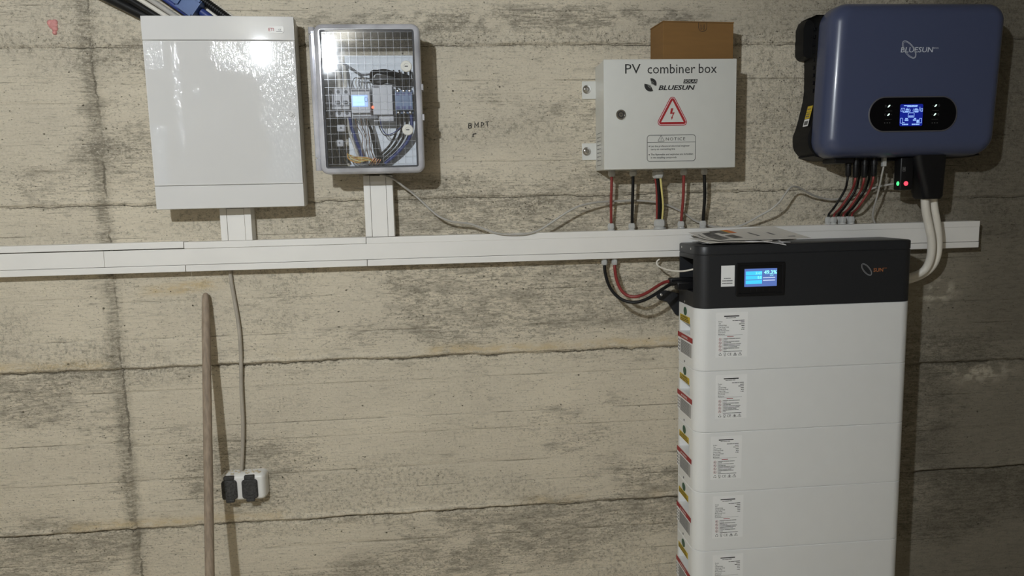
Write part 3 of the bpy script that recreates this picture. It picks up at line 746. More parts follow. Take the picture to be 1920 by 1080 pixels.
# ------------------------------------------------------------------ clear meter enclosure
EX0, EX1, EZ0, EZ1, ED = -0.3420, -0.0615, 1.5745, 1.9690, 0.145
enc = thing('meter_enclosure', 'transparent plastic meter enclosure with gridded lid and two locks', 'enclosure', ((EX0 + EX1) / 2, 0, EZ0))
o1 = rrect(EX0 + 0.004, EX1 - 0.004, EZ0 + 0.004, EZ1 - 0.004, 0.020); o2 = inset(o1, 0.003)
MB().loft([xz(o1, 0.002), xz(o1, -0.118), xz(o2, -0.118), xz(o2, -0.001), xz(o1, 0.002)], False, False).build('tub', 'smoke_clear', enc)
lm = MB(); nl = 16; lv = []                  # moulded lid, very slightly domed
for yy, dome in ((-0.1425, 0.0026), (-0.1400, 0.0026)):
    for i in range(nl + 1):
        for j in range(nl + 1):
            u, v = 2 * i / nl - 1, 2 * j / nl - 1
            lv.append(((EX0 + EX1) / 2 + u * (EX1 - EX0 - 0.032) / 2, yy - dome * (1 - 0.8 * u * u - 0.2 * v * v), (EZ0 + EZ1) / 2 + v * (EZ1 - EZ0 - 0.032) / 2))
kq = (nl + 1) ** 2; lf = []
for i in range(nl):
    for j in range(nl):
        a = i * (nl + 1) + j; lf += [(a, a + nl + 1, a + nl + 2, a + 1), (kq + a, kq + a + 1, kq + a + nl + 2, kq + a + nl + 1)]
for i in range(nl):
    for a, b in ((i * (nl + 1), (i + 1) * (nl + 1)), (i * (nl + 1) + nl, (i + 1) * (nl + 1) + nl), (i, i + 1), (nl * (nl + 1) + i, nl * (nl + 1) + i + 1)): lf.append((a, b, kq + b, kq + a))
lid = lm.add(lv, lf).build('lid', 'lid_clear', enc, ang=40)
r0 = rrect(EX0, EX1, EZ0, EZ1, 0.022)
MB().loft([xz(r0, -0.116), xz(r0, -0.137), xz(inset(r0, 0.0025), -0.1425), xz(inset(r0, 0.007), -0.1455), xz(inset(r0, 0.0150), -0.1455), xz(inset(r0, 0.0165), -0.1420), xz(inset(r0, 0.0165), -0.116), xz(r0, -0.116)], False, False).build('rim', 'rim_clear', lid)
MB().loft([xz(inset(r0, 0.0170), -0.1430), xz(inset(r0, 0.0205), -0.1430), xz(inset(r0, 0.0205), -0.1380), xz(inset(r0, 0.0170), -0.1380), xz(inset(r0, 0.0170), -0.1430)], False, False).build('gasket', 'gasket', lid)
gx0, gx1, gz0, gz1 = EX0 + 0.022, EX1 - 0.022, EZ0 + 0.026, EZ1 - 0.021
nxr, nzr = 12, 18
base_h = MB().box(gx0, gx1, -0.1398, -0.1386, gz0 - 0.00035, gz0 + 0.00035).build('rib', 'rib_clear', lid)
for k in range(1, nzr):
    c = base_h.copy(); COL.objects.link(c); c.parent = lid; c.location.z = (gz1 - gz0) * k / (nzr - 1)
base_v = MB().box(gx0 + 0.0096, gx0 + 0.0103, -0.1398, -0.1386, gz0, gz1).build('rib', 'rib_clear', lid)
for k in range(1, nxr):
    c = base_v.copy(); COL.objects.link(c); c.parent = lid; c.location.x = (gx1 - gx0 - 0.02) * k / (nxr - 1)
for zz in (1.8575, 1.6900):
    xx = -0.1005 if zz > 1.8 else -0.1035
    lk = MB().lathe((xx, -0.141, zz), (0, -1, 0), [(0.0150, 0), (0.0150, 0.004), (0.0132, 0.0055), (0.0075, 0.0055), (0.0070, 0.0040), (0.0048, 0.0040)], 28).build('lock', 'lock_cream', enc)
    Print((xx, -0.1450, zz), (1, 0, 0), (0, 0, 1), 0.0003).rect(-0.0045, -0.0012, 0.0045, 0.0012).ring(0, 0, 0.0078, 0.0078, 0.0013).build('slot', 'gasket', lk)
hg = MB()
for a, b in ((1.945, 1.962), (1.62, 1.942), (1.585, 1.617)):
    hg.tube([(EX0 - 0.006, -0.130, a), (EX0 - 0.006, -0.130, b)], 0.0085, 12)
hg.box(EX0 - 0.010, EX0 + 0.003, -0.136, -0.112, 1.60, 1.955, 0.003).build('hinge', 'rim_clear', enc)
for za, zb in ((1.795, 1.812), (1.715, 1.732)):
    MB().box(EX1 - 0.003, EX1 + 0.0045, -0.140, -0.100, za, zb, 0.002).build('latch', 'rim_clear', enc)
MB().box(EX0 + 0.062, EX1 - 0.026, -0.018, -0.014, EZ0 + 0.022, 1.910, 0.001).build('mounting_plate', 'plate_white', enc)
rail = MB().box(EX0 + 0.018, EX1 - 0.014, -0.030, -0.022, 1.742, 1.777, 0.001); rail.box(EX0 + 0.018, EX1 - 0.014, -0.0225, -0.018, 1.751, 1.768)
rail.build('din_rail', 'metal', enc)

def device(name, label, cat, x0, x1, z0, z1, y, m, group=None):
    t = thing(name, label, cat, ((x0 + x1) / 2, -0.03, z0), group)
    zm = (z0 + z1) / 2; q = (z1 - z0)
    MB().box(x0, x1, y + 0.020, -0.030, z0, z1, 0.0012).build('housing', m, t)
    MB().box(x0 + 0.0004, x1 - 0.0004, y, y + 0.022, zm - q * 0.27, zm + q * 0.27, 0.0015).build('front', m, t)
    return t
def w2(px, py, Y): q = at(px, py, Y); return q.x, q.z
# circuit breakers
bx0 = at(611, 190, -0.085).x; bx1 = at(655.5, 190, -0.085).x
zt_, zb_ = at(640, 165, -0.072).z, at(640, 219, -0.072).z
for k in range(3):
    wdt = (bx1 - bx0) / 3; x0 = bx0 + k * wdt
    t = device('circuit_breaker', ('leftmost', 'middle', 'rightmost')[k] + ' of three grey circuit breakers inside the clear enclosure', 'circuit breaker', x0 + 0.0002, x0 + wdt - 0.0002, zb_, zt_, -0.088, 'device_grey', 'circuit breakers in the enclosure')
    zc = (zt_ + zb_) / 2
    MB().box(x0 + wdt * 0.25, x0 + wdt * 0.75, -0.096, -0.087, zc - 0.006, zc + 0.002, 0.001).build('toggle', 'device_dark', t)
    for zq in (zt_ - 0.010, zb_ + 0.010):
        MB().lathe((x0 + wdt / 2, -0.0685, zq), (0, -1, 0), [(0.0045, 0), (0.0045, 0.0008), (0.0028, 0.0010), (0.0027, 0.0002)], 14).build('terminal_screw', 'device_dark', t)
    Print((x0, -0.088, zc - 0.0125), (1, 0, 0), (0, 0, 1)).rect(0.001, 0, wdt - 0.001, 0.0022).build('seam', 'gasket', t)
# controller with display
cx0, cz1 = w2(657, 165, -0.085); cx1, cz0 = w2(696, 221, -0.085)
ctl = thing('energy_controller', 'grey energy controller with glowing blue display inside the clear enclosure', 'controller', ((cx0 + cx1) / 2, -0.03, cz0))
MB().box(cx0, cx1, -0.076, -0.030, cz0, cz1, 0.0012).build('housing', 'device_grey', ctl)
MB().box(cx0 + 0.0005, cx1 - 0.0005, -0.090, -0.074, cz0 + 0.013, cz1 - 0.010, 0.0015).build('front', 'device_grey', ctl)
sx0, sz1 = w2(659, 178, -0.091); sx1, sz0 = w2(690, 200, -0.091)
MB().box(sx0, sx1, -0.0915, -0.089, sz0, sz1, 0.001).build('display', 'lcd_glyph', ctl, label='glowing blue display')
Print((sx0, -0.0915, sz0), (1, 0, 0), (0, 0, 1)).rect(0.0035, 0.003, (sx1 - sx0) * 0.80, sz1 - sz0 - 0.004).build('display_area', emit('display_pale_glow', (0.45, 0.85, 1.0), 1.15), ctl)
Print((sx0, -0.0915, sz0), (1, 0, 0), (0, 0, 1), 0.0006).ring((sx1 - sx0) * 0.90, (sz1 - sz0) * 0.6, 0.0042, 0.0065, 0.0010).build('dial', 'contactor_blue', ctl)
for zq in (cz1 - 0.006, cz0 + 0.004):
    MB().box(cx0 + 0.002, cx1 - 0.002, -0.0772, -0.075, zq - 0.0022, zq + 0.0022).build('terminal_strip', 'device_dark', ctl)
# power supply
qx0, qz1 = w2(697, 158, -0.085); qx1, qz0 = w2(738, 226, -0.085)
ps = thing('power_supply', 'grey power supply module right of the glowing controller in the enclosure', 'power supply', ((qx0 + qx1) / 2, -0.03, qz0))
MB().box(qx0, qx1, -0.074, -0.030, qz0, qz1, 0.0012).build('housing', 'device_grey', ps)
MB().box(qx0 + 0.0003, qx1 - 0.0003, -0.088, -0.072, qz0 + 0.016, qz1 - 0.003, 0.0015).build('front', 'device_grey', ps)
px_, pz_ = w2(703, 220, -0.076); MB().box(px_ - 0.010, px_ + 0.009, -0.084, -0.072, pz_ - 0.005, pz_ + 0.005, 0.001).build('terminal_block', 'device_dark', ps)
px_, pz_ = w2(704, 163, -0.088); MB().box(px_ - 0.010, px_ + 0.009, -0.091, -0.086, pz_ - 0.002, pz_ + 0.003, 0.0008).build('terminal_block', 'device_dark', ps)
px_, pz_ = w2(699, 201, -0.089); MB().lathe((px_, -0.087, pz_), (0, -1, 0), [(0.0040, 0), (0.0038, 0.0015), (0.002, 0.0028)], 14).build('indicator', emit('orange_red_led', (1.0, 0.16, 0.08), 2.0), ps, label='glowing red indicator')
# contactor
kx0, kz1 = w2(740, 172, -0.085); kx1, kz0 = w2(775, 208, -0.085)
ct = thing('contactor', 'blue three-pole contactor at right inside the clear enclosure', 'contactor', ((kx0 + kx1) / 2, -0.03, kz0))
MB().box(kx0, kx1, -0.076, -0.030, kz0 - 0.006, kz1 + 0.006, 0.001).build('housing', 'contactor_blue', ct)
MB().box(kx0 + 0.0005, kx1 - 0.0005, -0.094, -0.074, kz0 + 0.002, kz1 - 0.002, 0.0015).build('front', 'contactor_blue', ct)
for k in range(3):
    for zq in (kz1 - 0.008, kz0 + 0.008): MB().box(kx0 + 0.003 + k * 0.0165, kx0 + 0.013 + k * 0.0165, -0.0945, -0.093, zq - 0.004, zq + 0.004).build('marking_tab', 'cable_blue', ct)
for k in range(3):
    for zq in (kz1 + 0.003, kz0 - 0.003):
        MB().lathe((kx0 + 0.008 + k * 0.0165, -0.074, zq), (0, -1, 0), [(0.0050, 0), (0.0050, 0.004), (0.003, 0.005)], 12).build('terminal_screw', 'chrome', ct)

# wiring inside the enclosure
GW = 'wiring inside the clear enclosure'
def wire(name, lst, r, m, label, cat='wire'): return cable(name, pts(lst), r, m, label, cat, GW, n=7, sub=5)
wire('power_cable', [(634, 166, -0.06), (635, 152, -0.055), (637, 135, -0.045), (634, 120, -0.04), (645, 120, -0.04), (662, 130, -0.04), (678, 140, -0.045), (696, 139, -0.05)], 0.0028, 'device_dark', 'thin dark cable looping over the circuit breakers in the enclosure')
for k, (a, nm) in enumerate(((636, 'left'), (648, 'right'))):
    wire('sheathed_cable', [(a, 166, -0.062), (a, 155, -0.058), (a - 1, 138, -0.046), (a - 4, 118, -0.03)], 0.0052, 'cable_white', nm + ' white cable entering the breakers from above')
for k in range(5):
    wire('control_wire', [(664 + k * 6, 166, -0.07), (661 + k * 6, 155, -0.062), (666 + k * 5, 146, -0.05), (680 + k * 4, 150, -0.04)], 0.0014, 'cable_white' if k % 2 else 'device_dark', ('leftmost', 'second', 'middle', 'fourth', 'rightmost')[k] + ' of five thin curved wires above the glowing controller display')
hank = thing('cable_hank', 'coiled hank of black cable at top of the enclosure', 'cable', at(725, 148, -0.05), GW)
for k in range(4):
    a = k * 1.2
    MB().tube(pts([(696, 152 - k * 3, -0.04 - 0.006 * k), (700, 138 - a, -0.05), (720, 133 + a, -0.052 - 0.005 * k), (745, 139 + a, -0.05), (768, 146 + a, -0.045), (758, 156 + a, -0.04), (735, 150 + a, -0.045), (712, 156 - a, -0.05), (698, 152 + a, -0.045)]), 0.0052, 8).build('turn', 'cable_black', hank)
for k in range(4):
    a = 744 + k * 8.5
    wire('phase_wire', [(a, 178, -0.072), (a, 165, -0.066), (a - 1, 150, -0.050), (a - 6 + k * 2, 132, -0.03)], 0.0026, 'cable_black', ('leftmost', 'second', 'third', 'rightmost')[k] + ' of four black wires rising from the blue contactor')
for k in range(4):
    a = 745 + k * 8.5
    wire('phase_wire', [(a, 206, -0.072), (a, 222, -0.064), (a - 1, 245, -0.050), (a - 14, 272, -0.040), (a - 38, 296, -0.034), (a - 54, 310, -0.03)], 0.0034, 'cable_black', ('leftmost', 'second', 'third', 'rightmost')[k] + ' of four black wires running down from the blue contactor')
wire('phase_wire', [(771, 206, -0.07), (772, 240, -0.06), (766, 262, -0.05), (745, 287, -0.045), (722, 307, -0.04)], 0.0050, 'cable_blue', 'blue wire sweeping down at right of the enclosure')
wire('phase_wire', [(656, 221, -0.066), (660, 240, -0.052), (670, 268, -0.045), (684, 305, -0.035)], 0.0050, 'cable_blue', 'blue wire below the circuit breakers in the enclosure')
wire('phase_wire', [(653, 221, -0.062), (655, 245, -0.048), (663, 270, -0.042), (676, 305, -0.032)], 0.0038, 'cable_white', 'white wire beside the blue wire in the enclosure')
for k in range(5):
    wire('control_wire', [(666 + k * 5, 221, -0.074), (669 + k * 5, 236, -0.062), (680 + k * 3, 256, -0.050), (679 + k * 4, 280, -0.044), (686 + k * 5, 304, -0.04)], 0.0012, ('cable_brown', 'device_grey', 'cable_brown', 'device_grey', 'cable_brown')[k], ('leftmost', 'second', 'middle', 'fourth', 'rightmost')[k] + ' of five thin wires hanging from the glowing controller')
wire('sheathed_cable', [(688, 223, -0.07), (697, 248, -0.055), (704, 275, -0.045), (712, 306, -0.035)], lambda t: 0.0025 + 0.0055 * min(1, t * 1.3), 'cable_black', 'thick black cable running down the middle of the enclosure')
for k in range(2):
    wire('control_wire', [(709 + k * 4, 224, -0.074), (712 + k * 4, 240, -0.062), (722 + k * 3, 254 - k * 2, -0.055), (738, 252 - k * 3, -0.055), (752, 240 - 2 * k, -0.055)], 0.0014, ('cable_black', 'cable_blue')[k], ('dark', 'blue')[k] + ' thin wire arcing from the power supply to the contactor')
for k in range(5):
    wire('earth_wire', [(651 + k * 3, 288 + k * 1.5, -0.05 - 0.004 * k), (655 + k * 5, 299 - k, -0.062), (672 + k * 5, 305 - k * 2, -0.064), (690 + k * 3, 297 + k * 2, -0.06), (705, 303 + k, -0.055)], 0.0022, ('cable_orange', 'cable_yellow', 'cable_orange', 'cable_yellow', 'cable_orange')[k], ('lowest', 'second lowest', 'middle', 'second highest', 'highest')[k] + ' of five yellow-orange wires curled at the bottom of the enclosure')
for k in range(4):
    wire('copper_strand', [(693 + k * 5, 309, -0.062), (697 + k * 5, 303, -0.066), (702 + k * 4, 296 + k, -0.066)], 0.0012, 'copper', ('leftmost', 'second', 'third', 'rightmost')[k] + ' bare copper strand at the bottom of the enclosure')
for k, (a, b) in enumerate(((640, 240), (637, 268))):
    q = at(a, b, -0.06)
    t = thing('terminal_clamp', ('upper', 'lower')[k] + ' grey terminal clamp below the circuit breakers', 'clamp', q, 'grey clamps in the enclosure')
    MB().box(q.x - 0.012, q.x + 0.011, -0.066, -0.045, q.z - 0.011, q.z + 0.009, 0.004).build('body', 'device_grey', t)
    MB().lathe((q.x, -0.066, q.z), (0, -1, 0), [(0.003, 0), (0.003, 0.001), (0.0015, 0.001)], 10).build('screw', 'device_dark', t)
for k in range(4):
    a = 616 + k * 7
    wire('phase_wire', [(a + 4, 221, -0.06), (a + 2, 240, -0.04), (a + 3, 270, -0.032), (a + 8 + k * 3, 306, -0.03)], 0.0042, 'cable_black', ('leftmost', 'second', 'third', 'rightmost')[k] + ' of four black wires hanging below the circuit breakers')

# ------------------------------------------------------------------ combiner box
KX0, KX1, KZ0, KZ1, KD = 0.4430, 0.8260, 1.5725, 1.8760, 0.125
comb = thing('combiner_box', 'grey steel wall cabinet lettered PV combiner box', 'electrical box', ((KX0 + KX1) / 2, 0, KZ0))
MB().box(KX0 + 0.001, KX1 - 0.001, -0.108, 0.003, KZ0 + 0.001, KZ1 - 0.001, 0.002).build('body', 'grey_paint', comb)
MB().box(KX0 + 0.004, KX1 - 0.004, -0.1105, -0.107, KZ0 + 0.004, KZ1 - 0.004).build('door_seal', 'gasket', comb)
kdoor = MB().box(KX0, KX1, -KD, -0.1100, KZ0, KZ1, 0.0022, 3).build('door', 'grey_paint', comb)
lk = MB().lathe((0.4915, -KD + 0.001, 1.725), (0, -1, 0), [(0.0142, 0), (0.0142, 0.003), (0.0125, 0.0048), (0.0098, 0.0048), (0.0092, 0.0022), (0.0070, 0.0022), (0.0066, 0.0036), (0.0030, 0.0036)], 28).build('lock', 'chrome', kdoor)
Print((0.4915, -KD - 0.0028, 1.725), (1, 0, 0), (0, 0, 1)).ring(0, 0, 0.0081, 0.0081, 0.0020).rect(-0.002, -0.0012, 0.002, 0.0012).build('keyhole', 'gasket', lk)
F_ = ((1, 0, 0), (0, 0, 1))
def w3(px, py): q = at(px, py, -KD); return q.x, q.z
tx0, tz0 = w3(1172, 138.5); tx1, _ = w3(1344, 136)
pr = Print((0, -KD, 0), *F_)
x_, z_ = w3(1172, 138); pr.text('PV', x_, z_, 0.0375, width=w3(1201, 138)[0] - x_)
x_, z_ = w3(1214, 138); pr.text('combiner', x_, z_, 0.0375, width=w3(1303.5, 138)[0] - x_)
x_, z_ = w3(1310, 137); pr.text('box', x_, z_, 0.0375, width=w3(1344, 137)[0] - x_)
x_, z_ = w3(1234.5, 168.5); pr.text('BLUESUN', x_, z_ - 0.0005, 0.0178, width=w3(1303, 168)[0] - x_, bold=0.03, shear=0.25)
# two-leaf emblem
ex, ez = w3(1219, 159.5)
def leaf(cx_, cz_, a0, r1, r2):
    out = []
    for k in range(13):
        t = -1 + 2 * k / 12; out.append((t * r1, (1 - t * t) * r2))
    for k in range(11, 0, -1):
        t = -1 + 2 * k / 12; out.append((t * r1, -(1 - t * t) * r2))
    c, s_ = math.cos(a0), math.sin(a0)
    return [(cx_ + a * c - b * s_, cz_ + a * s_ + b * c) for a, b in out]
def fan(cx_, cz_, r, a0, a1): return [(cx_, cz_)] + [(cx_ + r * math.cos(math.radians(a0 + (a1 - a0) * k / 12)), cz_ + r * math.sin(math.radians(a0 + (a1 - a0) * k / 12))) for k in range(13)]
pr.poly(fan(ex + 0.001, ez, 0.0178, 168, 296)); pr.poly(fan(ex + 0.003, ez + 0.003, 0.0155, -22, 100))
pr.build('lettering', 'print_black', kdoor, label='black PV combiner box lettering')
ray = Print((0, -KD, 0), *F_, 0.0009)
for a in (190, 215, 240, 265, 5, 35, 65, 85):
    ca, sa = math.cos(math.radians(a)), math.sin(math.radians(a)); ray.line([(ex + 0.002, ez + 0.001), (ex + 0.002 + 0.010 * ca, ez + 0.001 + 0.010 * sa)], 0.0005)
ray.build('emblem_rays', 'grey_paint', kdoor)
x_, z_ = w3(1281, 156.5); x2, z2 = w3(1308, 148.5)
Print((0, -KD, 0), *F_).poly([(x_, z_), (x2 - 0.002, z_), (x2, z2), (x_ + 0.002, z2)]).build('solar_tag', 'print_black', kdoor)
Print((0, -KD, 0), *F_, 0.0009).text('SOLAR', x_ + 0.0025, z_ + 0.002, 0.0112, width=x2 - x_ - 0.005, shear=0.2).build('solar_lettering', 'grey_paint', kdoor)
# warning triangle
tcx, tb_ = w3(1260.5, 235); _, tt_ = w3(1261, 181); hw = (w3(1289, 236)[0] - w3(1233, 236)[0]) / 2
def rtri(cx_, z0, z1, hw, r, n=6):
    V = [(cx_ - hw, z0), (cx_ + hw, z0), (cx_, z1)]
    out = []
    for i in range(3):
        a, b, c = Vector(V[i - 1]), Vector(V[i]), Vector(V[(i + 1) % 3]); d1 = (a - b).normalized(); d2 = (c - b).normalized()
        half = math.acos(max(-1, min(1, d1.dot(d2)))) / 2; L_ = r / math.tan(half); bis = (d1 + d2).normalized(); cc_ = b + bis * (r / math.sin(half))
        p1 = b + d1 * L_; p2 = b + d2 * L_; a1 = math.atan2(p1.y - cc_.y, p1.x - cc_.x); a2 = math.atan2(p2.y - cc_.y, p2.x - cc_.x)
        if a2 < a1: a2 += 2 * math.pi
        out += [(cc_.x + r * math.cos(a1 + (a2 - a1) * k / n), cc_.y + r * math.sin(a1 + (a2 - a1) * k / n)) for k in range(n + 1)]
    return out
T0 = rtri(tcx, tb_ - 0.001, tt_ + 0.010, hw + 0.006, 0.010)
Print((0, -KD, 0), *F_).poly(T0).build('warning_triangle', 'print_red', kdoor, label='red high-voltage warning triangle')
Print((0, -KD, 0), *F_, 0.0009).poly(inset(T0, 0.0022)).build('warning_triangle_field', 'label_pink', kdoor)
Print((0, -KD, 0), *F_, 0.0013).line(inset(T0, 0.0068), 0.0062, True).build('warning_triangle_border', 'print_red', kdoor)
Print((0, -KD, 0), *F_, 0.0011).poly(inset(T0, 0.0075)).build('warning_triangle_centre', 'grey_paint', kdoor)
bzx, bzz = tcx - 0.001, tb_ + 0.047
Print((0, -KD, 0), *F_, 0.0016).poly([(bzx - 0.0035, bzz), (bzx + 0.0035, bzz), (bzx, bzz - 0.012), (bzx + 0.0075, bzz - 0.011), (bzx + 0.0005, bzz - 0.025), (bzx + 0.0028, bzz - 0.024), (bzx - 0.0012, bzz - 0.032), (bzx - 0.0030, bzz - 0.0225), (bzx - 0.0010, bzz - 0.0235), (bzx + 0.0025, bzz - 0.0145), (bzx - 0.0062, bzz - 0.0155)]).build('lightning_bolt', 'print_red', kdoor)
# notice frame
nx0, nz0 = w3(1213.5, 303); nx1, nz1 = w3(1304, 252.5)
pr = Print((0, -KD, 0), *F_)
pr.line(rrect(nx0, nx1, nz0, nz1, 0.008, 5), 0.0013, True)
nzd = nz1 - (nz1 - nz0) * 0.275; pr.line([(nx0, nzd), (nx1, nzd)], 0.0011)
pr.text('NOTICE', nx0 + 0.054, nzd + 0.0052, 0.0120, spacing=1.25, width=0.056)
nxa = nx0 + 0.040
pr.line(rtri(nxa, nzd + 0.003, nzd + 0.0195, 0.0098, 0.001, 2), 0.0010, True).line([(nxa, nzd + 0.0128), (nxa, nzd + 0.0078)], 0.0011).disc(nxa, nzd + 0.0056, 0.0007, 8)
for k, (l1, l2, w1, w2_) in enumerate((('Let the professional electrical engineer', 'carry on connecting line', 0.113, 0.070), ('The flammable and explosive are forbidden', 'in the installing compounds', 0.123, 0.075))):
    zz = nzd - 0.0125 - k * 0.0235
    pr.text(l1, nx0 + 0.0105, zz, 0.0072, width=w1, bold=0.006).text(l2, nx0 + 0.0105, zz - 0.0085, 0.0072, width=w2_, bold=0.006).disc(nx0 + 0.0055, zz + 0.0022, 0.0016, 10)
pr.build('notice', 'print_black', kdoor, label='printed notice frame')
# side rating label, mounting ears, glands
sp = Print((KX0 + 0.001, -0.020, 1.592), (0, -1, 0), (0, 0, 1))
for k in range(7):
    sp.bars(0.010, 0.075 - k * 0.011, [0.006, 0.009, 0.004], 0.0026); sp.bars(0.040, 0.075 - k * 0.011, [0.008, 0.005], 0.0022)
sp.line([(0.004, -0.004), (0.066, -0.004), (0.066, 0.088), (0.004, 0.088)], 0.0012, True)
sp.build('rating_label', 'print_grey', comb)
for py in (168, 284):
    q = at(1100, py, -0.008)
    ear = MB().box(q.x - 0.014, KX0 + 0.004, -0.010, -0.002, q.z - 0.028 + (0.002 if py > 200 else 0), q.z + 0.024, 0.002).build('mounting_ear', 'grey_paint', comb)
    MB().lathe((q.x, -0.0095, q.z), (0, -1, 0), [(0.0125, 0), (0.0125, 0.0015), (0.0085, 0.0018), (0.0080, 0.0050), (0.0055, 0.0062), (0.0045, 0.0045)], 22).build('screw', 'chrome', ear)
GC = []
for k, (px, r, h) in enumerate(((1147, 0.0098, 0.019), (1187, 0.0098, 0.019), (1234, 0.0165, 0.027), (1282, 0.0098, 0.019), (1320.5, 0.0092, 0.019))):
    q = at(px, 320, -0.062); q.z = KZ0 + 0.001; gland(q, (0, 0, -1), r, comb, h); GC.append(q + Vector((0, 0, -h * 0.8)))
# cables between the box and the trunking
LC = [('cable_red', 'left red cable from combiner box down to trunking', 0.0042), ('cable_black', 'left single black cable from combiner box down to trunking', 0.0046), None, ('cable_red', 'right red cable from combiner box down to trunking', 0.0044), ('cable_black', 'rightmost black cable from combiner box down to trunking', 0.0050)]
for k in (0, 1, 3, 4):
    m_, lb, r_ = LC[k]; a, b = GC[k], GT[k]; mid = (a + b) / 2 + Vector((0.001 * (k - 2), -0.004, 0))
    cable('solar_cable', [a, a.lerp(mid, 0.5) + Vector((0, -0.001, 0)), mid, mid.lerp(b, 0.5), b], r_, m_, lb, 'cable', 'cables under the combiner box')
a, b = GC[2], GT[2]
for dx, dy, r_, m_, lb in ((-0.0085, 0.003, 0.0042, 'cable_red', 'red cable of the thick centre group under the combiner box'), (-0.0045, -0.003, 0.0046, 'cable_black', 'left black cable of the thick centre group under the combiner box'),
                           (0.0015, 0.002, 0.0046, 'cable_black', 'right black cable of the thick centre group under the combiner box'), (0.0060, -0.006, 0.0030, 'cable_yellow', 'pale yellow cable of the thick centre group under the combiner box')):
    bow = 0.007
    cable('solar_cable', [a + Vector((dx * 0.8, dy, 0)), a.lerp(b, 0.3) + Vector((dx * 0.8 + bow * 0.25, dy - 0.003, 0)), a.lerp(b, 0.65) + Vector((dx * 1.05 + bow * 0.4, dy - 0.003, 0)), b + Vector((dx * 0.85, dy, 0))], r_, m_, lb, 'cable', 'cables under the combiner box')

# carton on top of the box
cart = thing('cardboard_box', 'small brown cardboard box standing on top of the grey combiner box', 'cardboard box', (0.713, -0.05, KZ1))
CX0, CX1, CY0, CZ1 = 0.6075, 0.8195, -0.100, 1.9805
MB().box(CX0, CX1, CY0, -0.004, KZ1, CZ1 - 0.003, 0.0012).build('carton', 'cardboard', cart)
MB().box(CX0 - 0.001, CX1 + 0.001, CY0 - 0.0012, -0.052, CZ1 - 0.003, CZ1, 0.0006, 1).build('flap', 'cardboard', cart)
MB().box(CX0 - 0.001, CX1 + 0.001, -0.050, -0.004, CZ1 - 0.003, CZ1 + 0.0005, 0.0006, 1).build('flap', 'cardboard', cart)
pr = Print((0, CY0, 0), *F_); q = at(1312, 41, CY0); zt = CZ1 - 0.001
pr.line([(q.x - 0.0125, zt)] + [(q.x + 0.0125 * math.cos(math.radians(a)), zt - 0.014 + 0.0125 * math.sin(math.radians(a))) for a in range(180, 361, 15)] + [(q.x + 0.0125, zt)], 0.0012)
pr.text('Q.C', q.x - 0.0020, zt - 0.0215, 0.0085, rot=math.pi / 2).text('PASS', q.x + 0.0070, zt - 0.0225, 0.0078, rot=math.pi / 2)
pr.build('stamp', 'print_black', cart)
cart.rotation_euler.z = math.radians(5.0); cart.location.y -= 0.010; cart.location.x += 0.001

# ------------------------------------------------------------------ inverter
IY = -0.178
inv = thing('solar_inverter', 'blue-grey wall-mounted solar inverter with small lit display', 'inverter', (1.335, 0, 1.59))
def shear(ol): return [(a - (2.02 - b) * 0.042 + 0.004, b) for a, b in ol]
IO = shear(rrect(1.078, 1.6035, 1.592, 2.022, 0.056, 12))
rings = [xz(inset(IO, 0.006), -0.090), xz(inset(IO, 0.0015), -0.094), xz(IO, -0.100), xz(inset(IO, 0.0012), -0.132)]
for k in range(1, 11):
    t = math.radians(9 * k); rings.append(xz(inset(IO, 0.0012 + 0.042 * (1 - math.cos(t))), -0.132 + (IY + 0.132) * math.sin(t)))
cover = MB().loft(rings).build('front_cover', 'inv_blue', inv, ang=50)
side = [(1.084, 1.895), (1.0865, 1.80), (1.0800, 1.755), (1.0640, 1.690), (1.0545, 1.660), (1.0580, 1.628), (1.0760, 1.605), (1.110, 1.590)]
OL = [(x, z) for x, z in reversed([(1.105, 2.005), (1.090, 1.985)] + side)]
mir = [(2 * 1.3365 - x, z) for x, z in reversed(OL)]
OL = mir + list(reversed(list(reversed(OL))))
OL = [(1.110, 1.590)] + [(2 * 1.3365 - x, z) for x, z in reversed(side)] + [(2 * 1.3365 - 1.090, 1.985), (2 * 1.3365 - 1.105, 2.005), (1.105, 2.005), (1.090, 1.985)] + side[:-1]
cl_ = catmull([Vector((a, b, 0)) for a, b in OL[-3:] + OL + OL[:3]], 4)[12:-11]
OL = [(q.x, q.y) for q in cl_[:len(OL) * 4]]
MB().loft([xz(OL, 0.002), xz(OL, -0.050), xz(inset(OL, 0.004), -0.093)]).build('chassis', 'inv_black', inv, ang=50)
for sg in (0, 1):
    bo_ = [(1.060, 1.893), (1.055, 1.900), (1.054, 1.975), (1.062, 1.996), (1.085, 2.010), (1.150, 2.020), (1.150, 1.888), (1.068, 1.888)]
    if sg: bo_ = [(2 * 1.3365 - x, z) for x, z in reversed(bo_)]
    MB().loft([xz(bo_, 0.002), xz(bo_, -0.030), xz(inset(bo_, -0.003), -0.050)]).build('wall_bracket', 'inv_black', inv)
for k in range(9):
    z = 1.965 - k * 0.022
    MB().box(1.0825, 1.0875, -0.066, -0.058, z, z + 0.010, 0.001, 1).build('vent_slot', 'glass_black', inv)
vv = Vector((0.016, 0, 0.065)).normalized()
o_ = Vector((1.0632, -0.052, 1.690))
for a, b, m_ in ((0.000, 0.0215, 'label_white'), (0.0225, 0.042, 'label_yellow'), (0.043, 0.061, 'label_yellow')):
    Print(o_, (0, -1, 0), vv, 0.0012).rect(0, a, 0.030, b).build('warning_sticker', m_, inv)
